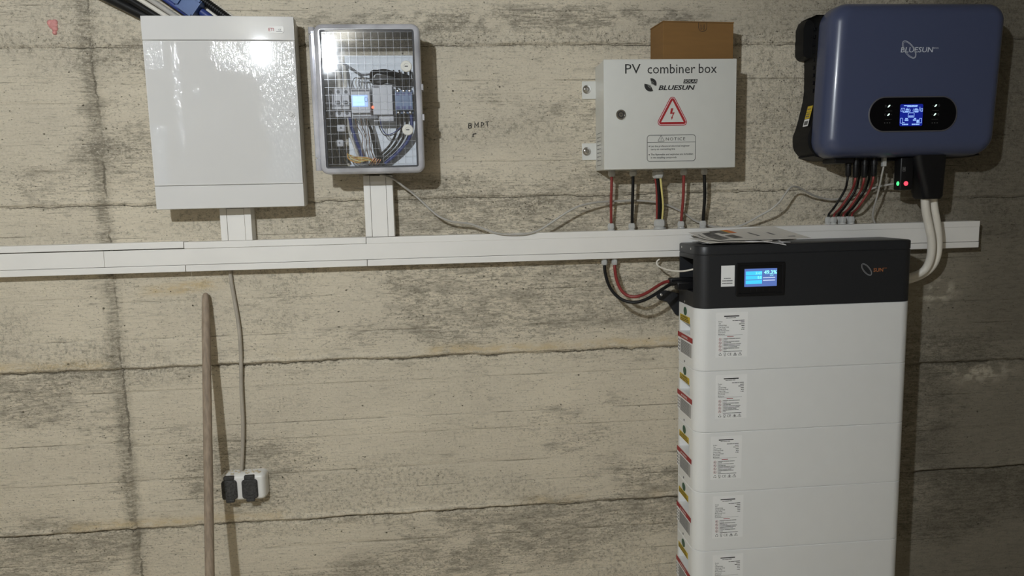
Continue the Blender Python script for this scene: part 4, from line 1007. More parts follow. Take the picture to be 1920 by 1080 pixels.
Print(o_, (0, -1, 0), vv, 0.0016).rect(0.004, 0.004, 0.026, 0.016).bars(0.004, 0.028, [0.010, 0.008], 0.003).bars(0.004, 0.035, [0.006, 0.012], 0.003).bars(0.004, 0.050, [0.012, 0.007], 0.003).build('sticker_print', 'print_grey', inv)
def w4(px, py): q = at(px, py, IY); return q.x, q.z
# display
dx0, dz1 = w4(1631, 183.5); dx1, dz0 = w4(1791, 244)
DO = rrect(dx0, dx1, dz0, dz1, (dz1 - dz0) / 2 - 0.0005, 14)
MB().loft([xz(inset(DO, -0.0030), IY + 0.001), xz(inset(DO, -0.0030), IY - 0.0012), xz(inset(DO, -0.0012), IY - 0.0022), xz(inset(DO, 0.0004), IY - 0.0022), xz(inset(DO, 0.0004), IY + 0.001), xz(inset(DO, -0.0030), IY + 0.001)], False, False).build('display_bezel', 'bezel', inv)
disp = MB().loft([xz(DO, IY + 0.001), xz(DO, IY - 0.0010)]).build('display_glass', 'glass_black', inv)
lx0, lz1 = w4(1687.5, 195.5); lx1, lz0 = w4(1728.5, 236)
sc = Print((lx0, IY - 0.001, lz0), *F_, 0.0003).poly(rrect(0, lx1 - lx0, 0, lz1 - lz0, 0.004, 4)).build('screen', 'lcd_blue', disp, label='lit blue screen')
LW, LH = lx1 - lx0, lz1 - lz0
g = Print((lx0, IY - 0.001, lz0), *F_, 0.0006)
def U(a, b): return a * LW, b * LH
def G(a, b, c, d): g.rect(*U(a, b), *U(c, d))
g.bars(*U(0.16, 0.91), [0.009, 0.012, 0.010, 0.008], 0.0024, 0.3); g.bars(*U(0.30, 0.865), [0.020, 0.010], 0.0020, 0.3)
g.line([U(0.03, 0.68), U(0.06, 0.82), U(0.20, 0.82), U(0.17, 0.68)], 0.0012, True).line([U(0.10, 0.68), U(0.13, 0.82)], 0.0010)
G(0.24, 0.72, 0.40, 0.76); G(0.22, 0.66, 0.42, 0.695); G(0.26, 0.77, 0.36, 0.80); G(0.12, 0.615, 0.36, 0.65)
g.line([U(0.43, 0.62), U(0.46, 0.72), U(0.40, 0.80)], 0.0009)
G(0.62, 0.72, 0.80, 0.76); G(0.60, 0.66, 0.80, 0.695); G(0.64, 0.77, 0.76, 0.80); G(0.64, 0.615, 0.80, 0.65)
g.line([U(0.58, 0.64), U(0.56, 0.72), U(0.60, 0.80)], 0.0009)
g.line([U(0.82, 0.66), U(0.86, 0.86), U(0.90, 0.66)], 0.0012).line([U(0.92, 0.66), U(0.92, 0.80), U(0.98, 0.80), U(0.98, 0.66)], 0.0012, True)
g.line(rrect(*[q for q in (0.36 * LW, 0.62 * LW, 0.40 * LH, 0.60 * LH)], 0.002, 3), 0.0014, True); G(0.39, 0.43, 0.59, 0.475)
g.line(rrect(0.03 * LW, 0.13 * LW, 0.13 * LH, 0.36 * LH, 0.002, 3), 0.0013, True); G(0.22, 0.24, 0.38, 0.30); G(0.24, 0.32, 0.36, 0.36); G(0.14, 0.14, 0.22, 0.17)
G(0.58, 0.24, 0.72, 0.30); G(0.62, 0.32, 0.72, 0.36); G(0.74, 0.14, 0.84, 0.28); g.line([U(0.87, 0.14), U(0.87, 0.34), U(0.96, 0.34), U(0.96, 0.14)], 0.0012, True)
g.bars(*U(0.12, 0.045), [0.004, 0.006, 0.006], 0.0036, 0.25); g.bars(*U(0.54, 0.045), [0.006, 0.004, 0.007, 0.003], 0.0036, 0.25)
g.build('screen_symbols', 'lcd_glyph', disp)
ic = Print((0, IY - 0.001, 0), *F_, 0.0003)
for px, py in ((1666.5, 199), (1665.5, 215), (1754, 198), (1752.5, 214.5)):
    x, z = w4(px, py); Print((x, IY - 0.001, z), *F_, 0.0003).poly([(-0.0045, -0.0035), (-0.001, -0.0035), (0.0035, 0.0005), (0.0035, 0.0035), (-0.0005, 0.0025)]).build('indicator', 'led_white', disp, label='lit greenish white indicator')
    ic.ring(x + (-0.010 if px < 1700 else 0.010), z, 0.0020, 0.0028, 0.0006); ic.rect(x + (0.006 if px < 1700 else -0.010), z - 0.0004, x + (0.010 if px < 1700 else -0.006), z + 0.0004)
    ic.rect(x - 0.010, z - 0.0138, x + 0.010, z - 0.0133)
for px in (1663, 1752):
    x, z = w4(px, 230.5); ic.rect(x - 0.009, z - 0.001, x - 0.006, z + 0.001).disc(x, z, 0.0015, 8).rect(x + 0.006, z - 0.001, x + 0.009, z + 0.001)
ic.build('key_symbols', 'print_grey', disp)
# logo
pr = Print((0, IY, 0), *F_)
x_, z_ = w4(1688.5, 98.3); x2, _ = w4(1749.5, 98)
pr.text('BLUESUN', x_, z_, 0.0205, width=x2 - x_, bold=0.008, shear=0.12).text('ESS', x2 + 0.001, z_ + 0.0095, 0.0055, width=0.0145)
rcx, rcz = w4(1704.5, 93)
pr.ring(rcx, rcz, 0.0290, 0.0135, 0.0012, math.radians(-50)).ring(rcx + 0.0008, rcz - 0.0002, 0.0262, 0.0108, 0.0009, math.radians(-50))
pr.build('logo', 'print_silver', cover, label='silver BLUESUN lettering with ring')
# connectors below
MB().box(1.125, 1.185, -0.125, -0.055, 1.578, 1.600, 0.003).build('switch_block', 'plug_black', inv)
MB().box(1.19, 1.345, -0.09, -0.02, 1.584, 1.60, 0.002).build('connector_bar', 'plug_black', inv)
SC = []
for px, py, Y in ((1590, 331, -0.105), (1604, 333, -0.112), (1611, 330, -0.070), (1620.5, 333, -0.112), (1630, 330, -0.070), (1638, 331, -0.112)):
    q = at(px, py, Y); m_ = MB()
    m_.lathe((q.x, Y, 1.600), (0, 0, -1), [(0.0078, 0), (0.0078, 0.016), (0.0095, 0.017), (0.0095, 0.028), (0.0082, 0.029), (0.0082, 1.600 - q.z - 0.004), (0.0060, 1.600 - q.z)], 14)
    m_.box(q.x - 0.0015, q.x + 0.0015, Y - 0.0105, Y - 0.008, q.z + 0.012, q.z + 0.028); m_.build('solar_plug', 'plug_black', inv); SC.append(Vector((q.x, Y, q.z)))
names = ['black solar cable at the far left under the inverter', 'leftmost red solar cable under the inverter', 'black solar cable behind the left red one under the inverter', 'middle red solar cable under the inverter', 'black solar cable behind the right red one under the inverter', 'rightmost red solar cable under the inverter']
for k in range(6):
    a, b = SC[k], MCG[k]; v = Vector((0, 0, -1))
    cable('solar_cable', [a + v * -0.006, a + v * 0.014 + Vector((-0.002, 0, 0)), a.lerp(b, 0.36) + Vector((0.010, -0.004, 0.004)), a.lerp(b, 0.66) + Vector((-0.004, -0.008, -0.006)), b + Vector((0.002, -0.001, 0.014)), b], 0.0034, ('cable_black', 'cable_red')[k % 2], names[k], 'cable', 'solar cables under the inverter')
# network lead
q = at(1657, 302, -0.10)
cable('network_cable', pts([(1657, 312, -0.10), (1654, 325, -0.098), (1650, 345, -0.085), (1644, 370, -0.070), (1638, 392, -0.052), (1636.5, 406, -0.040)]) + [Vector((at(1640, 414, -0.03).x, -0.032, TT))], 0.0028, 'cable_grey', 'grey network lead from inverter underside into the trunking')
MB().box(q.x - 0.005, q.x + 0.006, -0.106, -0.094, q.z - 0.016, 1.598, 0.0015).build('network_plug', 'gland_grey', inv)
# logger dongle
dg = thing('data_logger_stick', 'black data logger stick with green and red lights under the inverter', 'data logger', at(1694, 300, -0.10))
qa = at(1684, 299, -0.115); qb = at(1706, 356, -0.115)
MB().box(qa.x, qb.x, -0.130, -0.096, qb.z, 1.592, 0.005, 3).build('stick_body', 'plug_black', dg)
x, z = at(1689.5, 344, -0.131).x, at(1689.5, 344, -0.131).z
MB().lathe((qa.x + 0.0005, -0.119, z), (-1, 0, 0), [(0.0065, 0), (0.0062, 0.0012), (0.004, 0.0024)], 16).build('green_light', 'led_green', dg, label='glowing green light')
rx = at(1699, 344, -0.131)
MB().lathe((rx.x, -0.1295, rx.z), (0, -1, 0), [(0.0068, 0), (0.0064, 0.0014), (0.004, 0.0026)], 16).build('red_light', 'led_red', dg, label='glowing red light')
lb = at(1695, 317, -0.1305); Print((lb.x, -0.1303, lb.z), *F_).line([(-0.004, -0.006), (0.004, -0.006), (0.004, 0.005), (-0.004, 0.005)], 0.0012, True).rect(-0.002, -0.003, 0.002, 0.003).build('stick_label', 'print_grey', dg)
# AC cover and white cables
ax0, ax1 = at(1704, 300, -0.115).x, at(1764, 300, -0.115).x; az = at(1740, 373, -0.115).z; bx0_, bx1_ = at(1722, 373, -0.115).x, at(1760, 373, -0.115).x
R_ = lambda x0, x1, y0, y1, r, z: xy(rrect(x0, x1, y0, y1, r, 6), z)
def acr(t, z): return R_(ax0 + (bx0_ - ax0) * t, ax1 + (bx1_ - ax1) * t, -0.150 + 0.006 * t, -0.060 - 0.014 * t, 0.018, z)
MB().loft([acr(0.0, 1.596), acr(0.18, 1.570), acr(0.55, 1.530), acr(0.85, 1.500), acr(1.0, az + 0.008), R_(bx0_ + 0.005, bx1_ - 0.005, -0.139, -0.080, 0.014, az)]).build('ac_connector_cover', 'plug_black', inv, ang=50)
cable('power_cable', pts([(1734, 366, -0.115), (1735.5, 392, -0.112), (1741, 420, -0.105), (1746.5, 450, -0.098), (1745.5, 478, -0.090), (1738, 500, -0.080), (1724, 513, -0.070), (1700, 520, -0.050), (1676, 520, -0.035)]), 0.0118, 'cable_white', 'left thick white power cable curving behind the battery tower', 'cable', 'thick white inverter cables', n=16)
cable('power_cable', pts([(1749, 366, -0.108), (1752, 392, -0.100), (1757, 420, -0.092), (1760, 450, -0.084), (1757, 480, -0.076), (1746, 502, -0.066), (1726, 517, -0.055), (1700, 526, -0.036), (1676, 528, -0.022)]), 0.0112, 'cable_white', 'right thick white power cable curving behind the battery tower', 'cable', 'thick white inverter cables', n=16)

# long grey lead along the wall
cable('sensor_cable', pts([(712, 328, -0.075), (724, 330, -0.072), (740, 337, -0.068), (757, 350, -0.060), (772, 361, -0.050), (790, 377, -0.050), (808, 394, -0.052), (825, 407, -0.054), (850, 416, -0.052), (878, 419, -0.046), (905, 428, -0.046), (930, 437, -0.051), (955, 440, -0.052), (985, 439, -0.052), (1010, 432, -0.053), (1030, 420, -0.056), (1060, 400, -0.062), (1085, 387, -0.062), (1115, 380, -0.052), (1150, 377.5, -0.034), (1190, 376, -0.024), (1225, 378.5, -0.022), (1250, 384, -0.018), (1280, 398, -0.016), (1302, 413, -0.015), (1322, 421, -0.014), (1345, 426, -0.014), (1378, 425.5, -0.018), (1400, 418, -0.040), (1425, 404, -0.060), (1445, 393, -0.074), (1462, 378, -0.082), (1474, 361, -0.082), (1485, 350, -0.076), (1500, 353, -0.060), (1520, 364, -0.042), (1540, 371, -0.028), (1562, 374, -0.026), (1600, 368, -0.03), (1640, 352, -0.045), (1668, 346, -0.06), (1684, 344, -0.08)]), 0.0031, 'cable_grey', 'long thin grey lead hanging along the wall from enclosure to inverter', 'cable', n=10, sub=5)

# ------------------------------------------------------------------ battery tower
BX0, BX1, BY0, BY1 = 0.6845, 1.3255, -0.2170, -0.0485
PITCH, BT = 0.1805, 1.1775
BC = ((BX0 + BX1) / 2, (BY0 + BY1) / 2)
def bo(r=0.036, rb=0.014, seg=8):
    """Plan of the tower, front corners rounder than the rear ones."""
    out = []
    for cx_, cy_, a0, rr in ((BX1 - rb, BY1 - rb, 0, rb), (BX0 + rb, BY1 - rb, 90, rb), (BX0 + r, BY0 + r, 180, r), (BX1 - r, BY0 + r, 270, r)):
        for k in range(seg + 1):
            a = math.radians(a0 + 90 * k / seg); out.append((cx_ + rr * math.cos(a), cy_ + rr * math.sin(a)))
    return out
def notched(ya, yb, dep, seg=8):
    ol = bo(seg=seg); k = 2 * (seg + 1)          # after the rear-left corner
    return ol[:k] + [(BX0, ya), (BX0 + dep, ya - 0.002), (BX0 + dep, yb + 0.002), (BX0, yb)] + ol[k:]
def tower_block(z0, z1, n0, n1, ya, yb, dep, b=0.0016):
    ol = bo(); m = MB()
    m.loft([xy(inset(ol, b), z0), xy(ol, z0 + b), xy(ol, n0)])
    nt = notched(ya, yb, dep); m.loft([xy(nt, n0), xy(nt, n1)], False, False)
    m.loft([xy(ol, n1), xy(ol, z1 - b), xy(inset(ol, b), z1)])
    return m
SIDE = ((0, -1, 0), (0, 0, 1))
labels = ['topmost white battery module directly under the dark control unit', 'second white battery module from the top of the tower', 'third white battery module from the top of the tower', 'fourth white battery module from the top of the tower', 'fifth white battery module from the top, cut off by the bottom edge', 'sixth and lowest white battery module at the foot of the tower']
zt = BT; zb = BT - PITCH + 0.0006
mod = thing('battery_module', labels[0], 'battery', (BC[0], BC[1], zb), 'stacked white battery modules')
tower_block(zb, zt, zt - 0.086, zt - 0.052, -0.072, -0.162, 0.034).build('casing', 'batt_white', mod)
# rating sticker on the front
sx, sz1_, sw, sh = 0.7395, zt - 0.0115, 0.0925, 0.1290
stk = MB().box(sx, sx + sw, BY0 - 0.0003, BY0 + 0.0005, sz1_ - sh, sz1_).build('rating_sticker', 'label_white', mod)
pr = Print((sx, BY0 - 0.0003, sz1_ - sh), *F_, 0.0002)
pr.rect(0.0235, sh - 0.0125, 0.0675, sh - 0.0095); pr.bars(0.029, sh - 0.0165, [0.007, 0.012, 0.008], 0.0014, 0.6)
for k, s_ in enumerate(('Product', 'Type', 'Capacity/Voltage', 'Total Storage Energy', 'Charge Voltage', 'Max Discharge Power', 'Serial Number', 'Manufacturer')):
    pr.text(s_, 0.0075, sh - 0.0275 - k * 0.0052, 0.0044, bold=0.012, xs=0.80)
for k, wd in enumerate(([0.006, 0.010, 0.004, 0.012], [0.011], [0.008, 0.003, 0.003], [0.009], [0.004, 0.003], [0.002, 0.006])):
    tw = sum(wd) + 0.001 * (len(wd) - 1); pr.bars(0.083 - tw, sh - 0.0245 - k * 0.0052, wd, 0.0017, 0.55)
for k in range(9):
    wl = (0.050, 0.010, 0.047, 0.022, 0.052, 0.049, 0.040, 0.047, 0.008)[k]; pr.bars(0.0225, 0.0530 - k * 0.0040, [wl * 0.3, wl * 0.38, wl * 0.28], 0.0014, 0.5)
pr.bars(0.0225, 0.0160, [0.024, 0.030], 0.0014, 0.5)
pr.line([(0.0200, 0.056), (0.0200, 0.017)], 0.0004); pr.line([(0.0075, 0.0635), (0.078, 0.0635)], 0.0005)
pr.text('CE', 0.0345, 0.0050, 0.0108, spacing=1.05, xs=0.95)
for k in range(3):
    a = math.radians(90 + 120 * k); pr.line([(0.0135 + 0.0032 * math.cos(a - 0.8), 0.0088 + 0.0032 * math.sin(a - 0.8)), (0.0135 + 0.0040 * math.cos(a), 0.0088 + 0.0040 * math.sin(a)), (0.0135 + 0.0032 * math.cos(a + 0.6), 0.0088 + 0.0032 * math.sin(a + 0.6))], 0.0014)
pr.line([(0.0245, 0.0125), (0.0255, 0.0070), (0.0285, 0.0070), (0.0295, 0.0125)], 0.0010).line([(0.0242, 0.0128), (0.0298, 0.0128)], 0.0010).rect(0.0243, 0.0040, 0.0297, 0.0052)
for xx, sym in ((0.0570, 0), (0.0715, 1)):
    pr.line(rtri(xx, 0.0045, 0.0135, 0.0054, 0.0006, 2), 0.0008, True)
    if sym: pr.rect(xx - 0.0006, 0.0070, xx + 0.0006, 0.0105).disc(xx, 0.0058, 0.0006, 6)
    else: pr.disc(xx, 0.0082, 0.0018, 8).rect(xx - 0.0009, 0.0050, xx + 0.0009, 0.0080)
pr.build('sticker_print', 'print_black', stk)
pr = Print((sx, BY0 - 0.0003, sz1_ - sh), *F_, 0.0002)
for k in range(4):
    zc = 0.0520 - k * 0.0100; pr.ring(0.0130, zc, 0.0038, 0.0038, 0.0007, n=16).line([(0.0105, zc + 0.0025), (0.0155, zc - 0.0025)], 0.0006)
pr.rect(0.033, 0.0585, 0.052, 0.0602); pr.build('prohibition_symbols', 'print_red', stk)
pr = Print((sx, BY0 - 0.0003, sz1_ - sh), *F_, 0.00025)
for k in range(4): zc = 0.0520 - k * 0.0100; pr.rect(0.0118, zc - 0.0014, 0.0140, zc + 0.0014)
pr.build('symbol_centres', 'print_black', stk)
# labels on the left flank (drawn as seen from the left: +u runs towards the room)
def flank(lift=0.0005): return Print((BX0, 0, zt), *SIDE, lift)
flank().rect(0.072, -0.0525, 0.159, -0.0335).build('warning_label', 'label_yellow', mod, label='yellow warning label')
pr = flank(0.0008); pr.poly([(0.080, -0.0415), (0.088, -0.0415), (0.084, -0.0355)]).text('WARNING', 0.092, -0.0415, 0.0085, width=0.050, bold=0.02).bars(0.076, -0.0460, [0.03, 0.025, 0.018], 0.0022, 0.5).bars(0.076, -0.0505, [0.02, 0.03, 0.025], 0.0022, 0.5)
pr.build('warning_print', 'print_black', mod)
e_ = flank(); e_.poly([(0.1175 + 0.0145 * math.cos(2 * math.pi * k / 20), -0.0200 + 0.0125 * math.sin(2 * math.pi * k / 20)) for k in range(20)]).build('earth_sticker', 'label_green', mod, label='round green sticker')
flank(0.0009).line([(0.1175, -0.0120), (0.1175, -0.0205)], 0.0016).rect(0.109, -0.0225, 0.126, -0.0208).rect(0.112, -0.0258, 0.123, -0.0243).build('earth_symbol', 'print_grey', mod)
flank().rect(0.054, -0.1530, 0.183, -0.1065).build('danger_label_field', 'label_white', mod)
flank(0.0008).rect(0.052, -0.1055, 0.184, -0.0905).build('danger_label', 'label_red' if 'label_red' in M else 'print_red', mod, label='red danger label')
pr = flank(0.0011); pr.poly([(0.088, -0.1015), (0.097, -0.1015), (0.0925, -0.0950)]).text('WARNING', 0.100, -0.1015, 0.0085, width=0.042, bold=0.02).build('danger_print', 'print_white', mod)
flank(0.0008).rect(0.080, -0.1500, 0.176, -0.1100).build('danger_text_block', 'label_grey', mod)
pr = flank(0.0011)
for k in range(8): pr.bars(0.083, -0.1138 - k * 0.0046, [0.024, 0.030, 0.020], 0.0016, 0.6)
for k in range(4):
    for c in (0.060, 0.072): pr.disc(c, -0.1150 - k * 0.0095, 0.0036, 8)
pr.build('danger_text', 'print_grey', mod)
MB().lathe((BX0 + 0.0005, -0.1150, zt - 0.1715), (-1, 0, 0), [(0.0035, 0), (0.0035, 0.0012), (0.002, 0.0018)], 12).build('side_screw', 'device_dark', mod)

def copy_tree(o, parent=None):
    c = o.copy(); COL.objects.link(c)
    if parent: c.parent = parent
    for ch in [q for q in bpy.data.objects if q.parent == o]: copy_tree(ch, c)
    return c
shift = [0, 0.0015, -0.0105, -0.0025, 0.0, 0.0]
originals = [q for q in bpy.data.objects if q.parent == mod]; subs = {q.name: [s for s in bpy.data.objects if s.parent == q] for q in originals}
for k in range(1, 6):
    c = mod.copy(); COL.objects.link(c); c.location = (BC[0], BC[1], zb - k * PITCH); c['label'] = labels[k]
    for ch in originals:
        d = ch.copy(); COL.objects.link(d); d.parent = c
        if ch.name.startswith('rating_sticker'): d.location.x = shift[k]
        for s_ in subs[ch.name]:
            e = s_.copy(); COL.objects.link(e); e.parent = d
base = thing('floor_plinth', 'dark plinth standing on the floor under the battery tower', 'plinth', (BC[0], BC[1], 0.0))
zl = zb - 5 * PITCH
MB().loft([xy(inset(bo(), 0.004), 0.030), xy(bo(), 0.034), xy(bo(), zl - 0.001)]).build('plinth', 'bms_dark', base)
for x in (BX0 + 0.06, BX1 - 0.06):
    for y in (BY0 + 0.05, BY1 - 0.04): MB().lathe((x, y, 0), (0, 0, 1), [(0.02, 0), (0.02, 0.008), (0.008, 0.010), (0.008, 0.032)], 14).build('foot', 'plug_black', base)

# control unit on top
bms = thing('battery_control_unit', 'dark grey battery control unit with lit display on top of the tower', 'control unit', (BC[0], BC[1], BT))
tower_block(BT + 0.0006, 1.3285, 1.222, 1.316, -0.066, -0.184, 0.075, 0.0012).build('casing', 'bms_dark', bms)
ol = bo()
MB().loft([xy(inset(ol, 0.002), 1.3285), xy(inset(ol, 0.002), 1.3300), xy(ol, 1.3306), xy(ol, 1.3515), xy(inset(ol, 0.0012), 1.3535), xy(inset(ol, 0.0040), 1.3550)]).build('top_lid', 'bms_dark', bms)
MB().box(BX0 + 0.070, BX0 + 0.0755, -0.183, -0.067, 1.223, 1.315).build('connector_panel', 'recess_dark', bms)
for y, z in ((-0.081, 1.3440), (-0.160, 1.3440), (-0.110, 1.1845)):
    MB().lathe((BX0 + 0.0005, y, z), (-1, 0, 0), [(0.0035, 0), (0.0033, 0.0010), (0.0015, 0.0016)], 12).build('screw', 'metal', bms)
for y, z in ((-0.168, 1.298), (-0.145, 1.292)):
    MB().lathe((BX0 + 0.069, y, z), (-1, 0, 0), [(0.004, 0), (0.004, 0.010), (0.0025, 0.012)], 12).build('port', 'metal', bms)
MB().box(BX0 + 0.020, BX0 + 0.070, -0.182, -0.120, 1.224, 1.248, 0.002).build('socket_block', 'plug_black', bms)
MB().box(BX0 + 0.040, BX0 + 0.070, -0.180, -0.150, 1.258, 1.275, 0.002).build('socket_block', 'plug_black', bms)
# display
fx0, fz1 = 0.7955, 1.3048; fx1, fz0 = 0.9370, 1.2105
FO = rrect(fx0, fx1, fz0, fz1, 0.004, 4)
fr_ = lambda d: rrect(fx0 + d, fx1 - d, fz0 + d, fz1 - d, max(0.0006, 0.004 - d), 4)
dsp = MB().loft([xz(FO, BY0 + 0.001), xz(FO, BY0 - 0.0030), xz(fr_(0.0012), BY0 - 0.0042), xz(fr_(0.0075), BY0 - 0.0042), xz(fr_(0.0085), BY0 - 0.0022)]).build('display_frame', 'plug_black', bms)
ux0, uz1, ux1, uz0 = 0.8190, 1.2875, 0.9135, 1.2370
UW, UH = ux1 - ux0, uz1 - uz0
scr = Print((ux0, BY0 - 0.0022, uz0), *F_, 0.0004).rect(0, 0, UW, UH).build('screen', 'scr_bg', dsp, label='lit blue status screen')
pr = Print((ux0, BY0 - 0.0022, uz0), *F_, 0.0007)
for a, b in ((0.64, 0.86), (0.40, 0.61), (0.15, 0.36)): pr.rect(UW * 0.04, UH * a, UW * 0.54, UH * b)
pr.build('screen_rows', 'scr_cyan', dsp)
pr = Print((ux0, BY0 - 0.0022, uz0), *F_, 0.0010)
pr.text('49.3%', UW * 0.595, UH * 0.69, UH * 0.28, width=UW * 0.40, bold=0.03).text('SOC', UW * 0.78, UH * 0.575, UH * 0.10, width=UW * 0.11, bold=0.02)
pr.text('314.9', UW * 0.34, UH * 0.68, UH * 0.20, width=UW * 0.18, bold=0.01).text('0.0', UW * 0.40, UH * 0.435, UH * 0.21, width=UW * 0.12, bold=0.01)
pr.build('screen_digits', 'scr_text', dsp)
Print((ux0, BY0 - 0.0022, uz0), *F_, 0.0010).rect(UW * 0.57, UH * 0.465, UW * 0.94, UH * 0.505).rect(UW * 0.57, UH * 0.315, UW * 0.94, UH * 0.355).build('screen_lines', 'scr_white', dsp)
for k in range(4): MB().box(0.836 + k * 0.0185, 0.8375 + k * 0.0185, BY0 - 0.0032, BY0 - 0.0020, 1.2215, 1.2315).build('button_mark', 'recess_dark', dsp)
# sticker beside it (its code square left blank)
stq = MB().box(0.7525, 0.7915, BY0 - 0.0004, BY0 + 0.0004, 1.2395, 1.2985).build('serial_sticker', 'label_white', bms)
Print((0.7525, BY0 - 0.0004, 1.2395), *F_, 0.0003).bars(0.008, 0.0220, [0.003, 0.016], 0.0018).bars(0.0035, 0.0150, [0.004, 0.006, 0.018], 0.0024, 0.3).bars(0.0035, 0.0080, [0.004, 0.006, 0.018], 0.0024, 0.3).build('sticker_print', 'print_grey', stq)
# logo
pr = Print((0, BY0, 0), *F_)
pr.ring(1.1790, 1.2745, 0.0215, 0.0095, 0.0012, math.radians(-48)).ring(1.1795, 1.2740, 0.0190, 0.0072, 0.0008, math.radians(-48)).build('logo_ring', 'logo_grey', bms)
Print((0, BY0, 0), *F_, 0.0007).text('SUN', 1.1995, 1.2675, 0.0150, width=0.0290, bold=0.02).text('ESS', 1.2295, 1.2755, 0.0045, width=0.010).build('logo', 'logo_orange', bms, label='orange SUN lettering')
# wall bracket at the back
br = [(1231, 549), (1236, 544), (1250, 544.5), (1285, 553), (1300, 575), (1290, 600), (1266, 589), (1251, 566), (1236, 562), (1231, 557)]
brk = [at(a, b, -0.012) for a, b in br]
bk = MB().loft([[Vector((q.x, -0.008, q.z)) for q in brk], [Vector((q.x, -0.016, q.z)) for q in brk]])
bk.box(0.700, 0.730, -0.050, -0.008, 1.15, 1.21, 0.002); bko = bk.build('wall_bracket', 'bms_dark', bms)
q = at(1240, 552.5, -0.016); MB().lathe((q.x, -0.0155, q.z), (0, -1, 0), [(0.0045, 0), (0.0042, 0.0025), (0.002, 0.0035)], 14).build('bolt', 'metal', bko)

# battery leads
plug = thing('battery_plug', 'black battery plug at the left flank of the control unit', 'plug', at(1262, 530, -0.09))
pa = at(1254, 521, -0.09); pb = at(1254, 538, -0.09)
MB().box(pa.x, BX0 + 0.035, -0.105, -0.078, pb.z + 0.004, pa.z, 0.004).build('upper_plug', 'plug_black', plug)
MB().box(pa.x + 0.010, BX0 + 0.035, -0.140, -0.108, pb.z - 0.004, pa.z - 0.008, 0.004).build('lower_plug', 'plug_black', plug)
cable('battery_cable', [GB[1]] + pts([(1153, 506, -0.038), (1156, 524, -0.058), (1163, 541, -0.080), (1173, 552, -0.098), (1187, 556.5, -0.110), (1202, 554, -0.114), (1218, 546, -0.110), (1234, 535.5, -0.102), (1247, 529, -0.090), (1262, 526.5, -0.091)]), 0.0048, 'cable_red', 'red battery cable curving from trunking to the control unit', n=12)
cable('battery_cable', [GB[0]] + pts([(1134, 507, -0.040), (1139, 528, -0.062), (1149, 547, -0.090), (1165, 561, -0.115), (1186, 567, -0.134), (1207, 563, -0.140), (1228, 552, -0.138), (1244, 541, -0.132), (1258, 533, -0.122), (1276, 530, -0.124)]), 0.0048, 'cable_black', 'black battery cable curving from trunking to the control unit', n=12)
nc = pts([(1236.5, 486, -0.030), (1232, 490, -0.034), (1232, 496, -0.042), (1238, 501, -0.060), (1252, 506, -0.095), (1268, 508.5, -0.130), (1284, 508, -0.155)]); nc.append(Vector((BX0 + 0.010, -0.172, 1.287))); nc.append(Vector((BX0 + 0.030, -0.172, 1.287)))
cable('network_cable', nc, 0.0026, 'cable_white', 'white network cable plugged into the side of the control unit')
np_ = thing('network_plug', 'small clear network plug in the control unit side opening', 'plug', (BX0 + 0.03, -0.172, 1.28))
MB().box(BX0 + 0.018, BX0 + 0.060, -0.178, -0.166, 1.281, 1.293, 0.0015).build('plug_body', 'gland_grey', np_)
MB().box(BX0 + 0.030, BX0 + 0.052, -0.1755, -0.1685, 1.293, 1.2950).build('plug_latch', 'gland_grey', np_)

# ------------------------------------------------------------------ papers on the tower
def sheet(name, label, cs, m, sag=0.0, thick=0.0012, curl=None, n=14):
    """Slightly bent sheet; cs = back-left, back-right, front-right, front-left corners."""
    A, B, C_, D = cs
    def S(u, v):
        p = (A * (1 - u) + B * u) * (1 - v) + (D * (1 - u) + C_ * u) * v
        p = p + Vector((0, 0, -sag * math.sin(math.pi * u) * math.sin(math.pi * v)))
        return p + (curl(u, v) if curl else Vector((0, 0, 0)))
    t = thing(name, label, 'paper', A); mb = MB()
    top = [S(i / n, j / n) for i in range(n + 1) for j in range(n + 1)]; bot = [q - Vector((0, 0, thick)) for q in top]; k = (n + 1) ** 2
    F = []
    for i in range(n):
        for j in range(n):
            a = i * (n + 1) + j; F += [(a, a + n + 1, a + n + 2, a + 1), (k + a, k + a + 1, k + a + n + 2, k + a + n + 1)]
    for i in range(n):
        for a, b in ((i * (n + 1), (i + 1) * (n + 1)), (i * (n + 1) + n, (i + 1) * (n + 1) + n), (i, i + 1), (n * (n + 1) + i, n * (n + 1) + i + 1)): F.append((a, b, k + b, k + a))
    mb.add(top + bot, F).build('sheet', m, t, ang=60)
    def patch(nm, u0, u1, v0, v1, mt, q=8):
        P = [S(u0 + (u1 - u0) * i / q, v0 + (v1 - v0) * j / q) + Vector((0, 0, 0.0006)) for i in range(q + 1) for j in range(q + 1)]
        MB().add(P, [(i * (q + 1) + j, (i + 1) * (q + 1) + j, (i + 1) * (q + 1) + j + 1, i * (q + 1) + j + 1) for i in range(q) for j in range(q)]).build(nm, mt, t, ang=60)
    return patch
TOPZ = 1.3555
def on_top(x, y, z): return Vector((x, y, z))
c3 = [on_top(0.735, -0.075, TOPZ + 0.0030), on_top(0.93, -0.070, TOPZ + 0.0030), on_top(0.960, -0.200, TOPZ + 0.003), on_top(0.715, -0.200, TOPZ + 0.003)]
sheet('brochure', 'lowest white brochure lying on the dark control unit', c3, 'paper_white', curl=lambda u, v: Vector((0, 0, 0.004 * max(0, v - 0.6) * (1 - u) / 0.4)))
pt = sheet('brochure', 'glossy brochure with its corner drooping over the control unit edge', [on_top(0.790, -0.080, TOPZ + 0.0085), on_top(0.965, -0.075, TOPZ + 0.0080), at(1474, 452, -0.224), at(1408, 452.5, -0.205)], 'paper_white', curl=lambda u, v: Vector((0, -0.002 * u * v, -0.0105 * (max(0, u - 0.25) / 0.75) ** 1.4 * max(0, v - 0.45) / 0.55)))
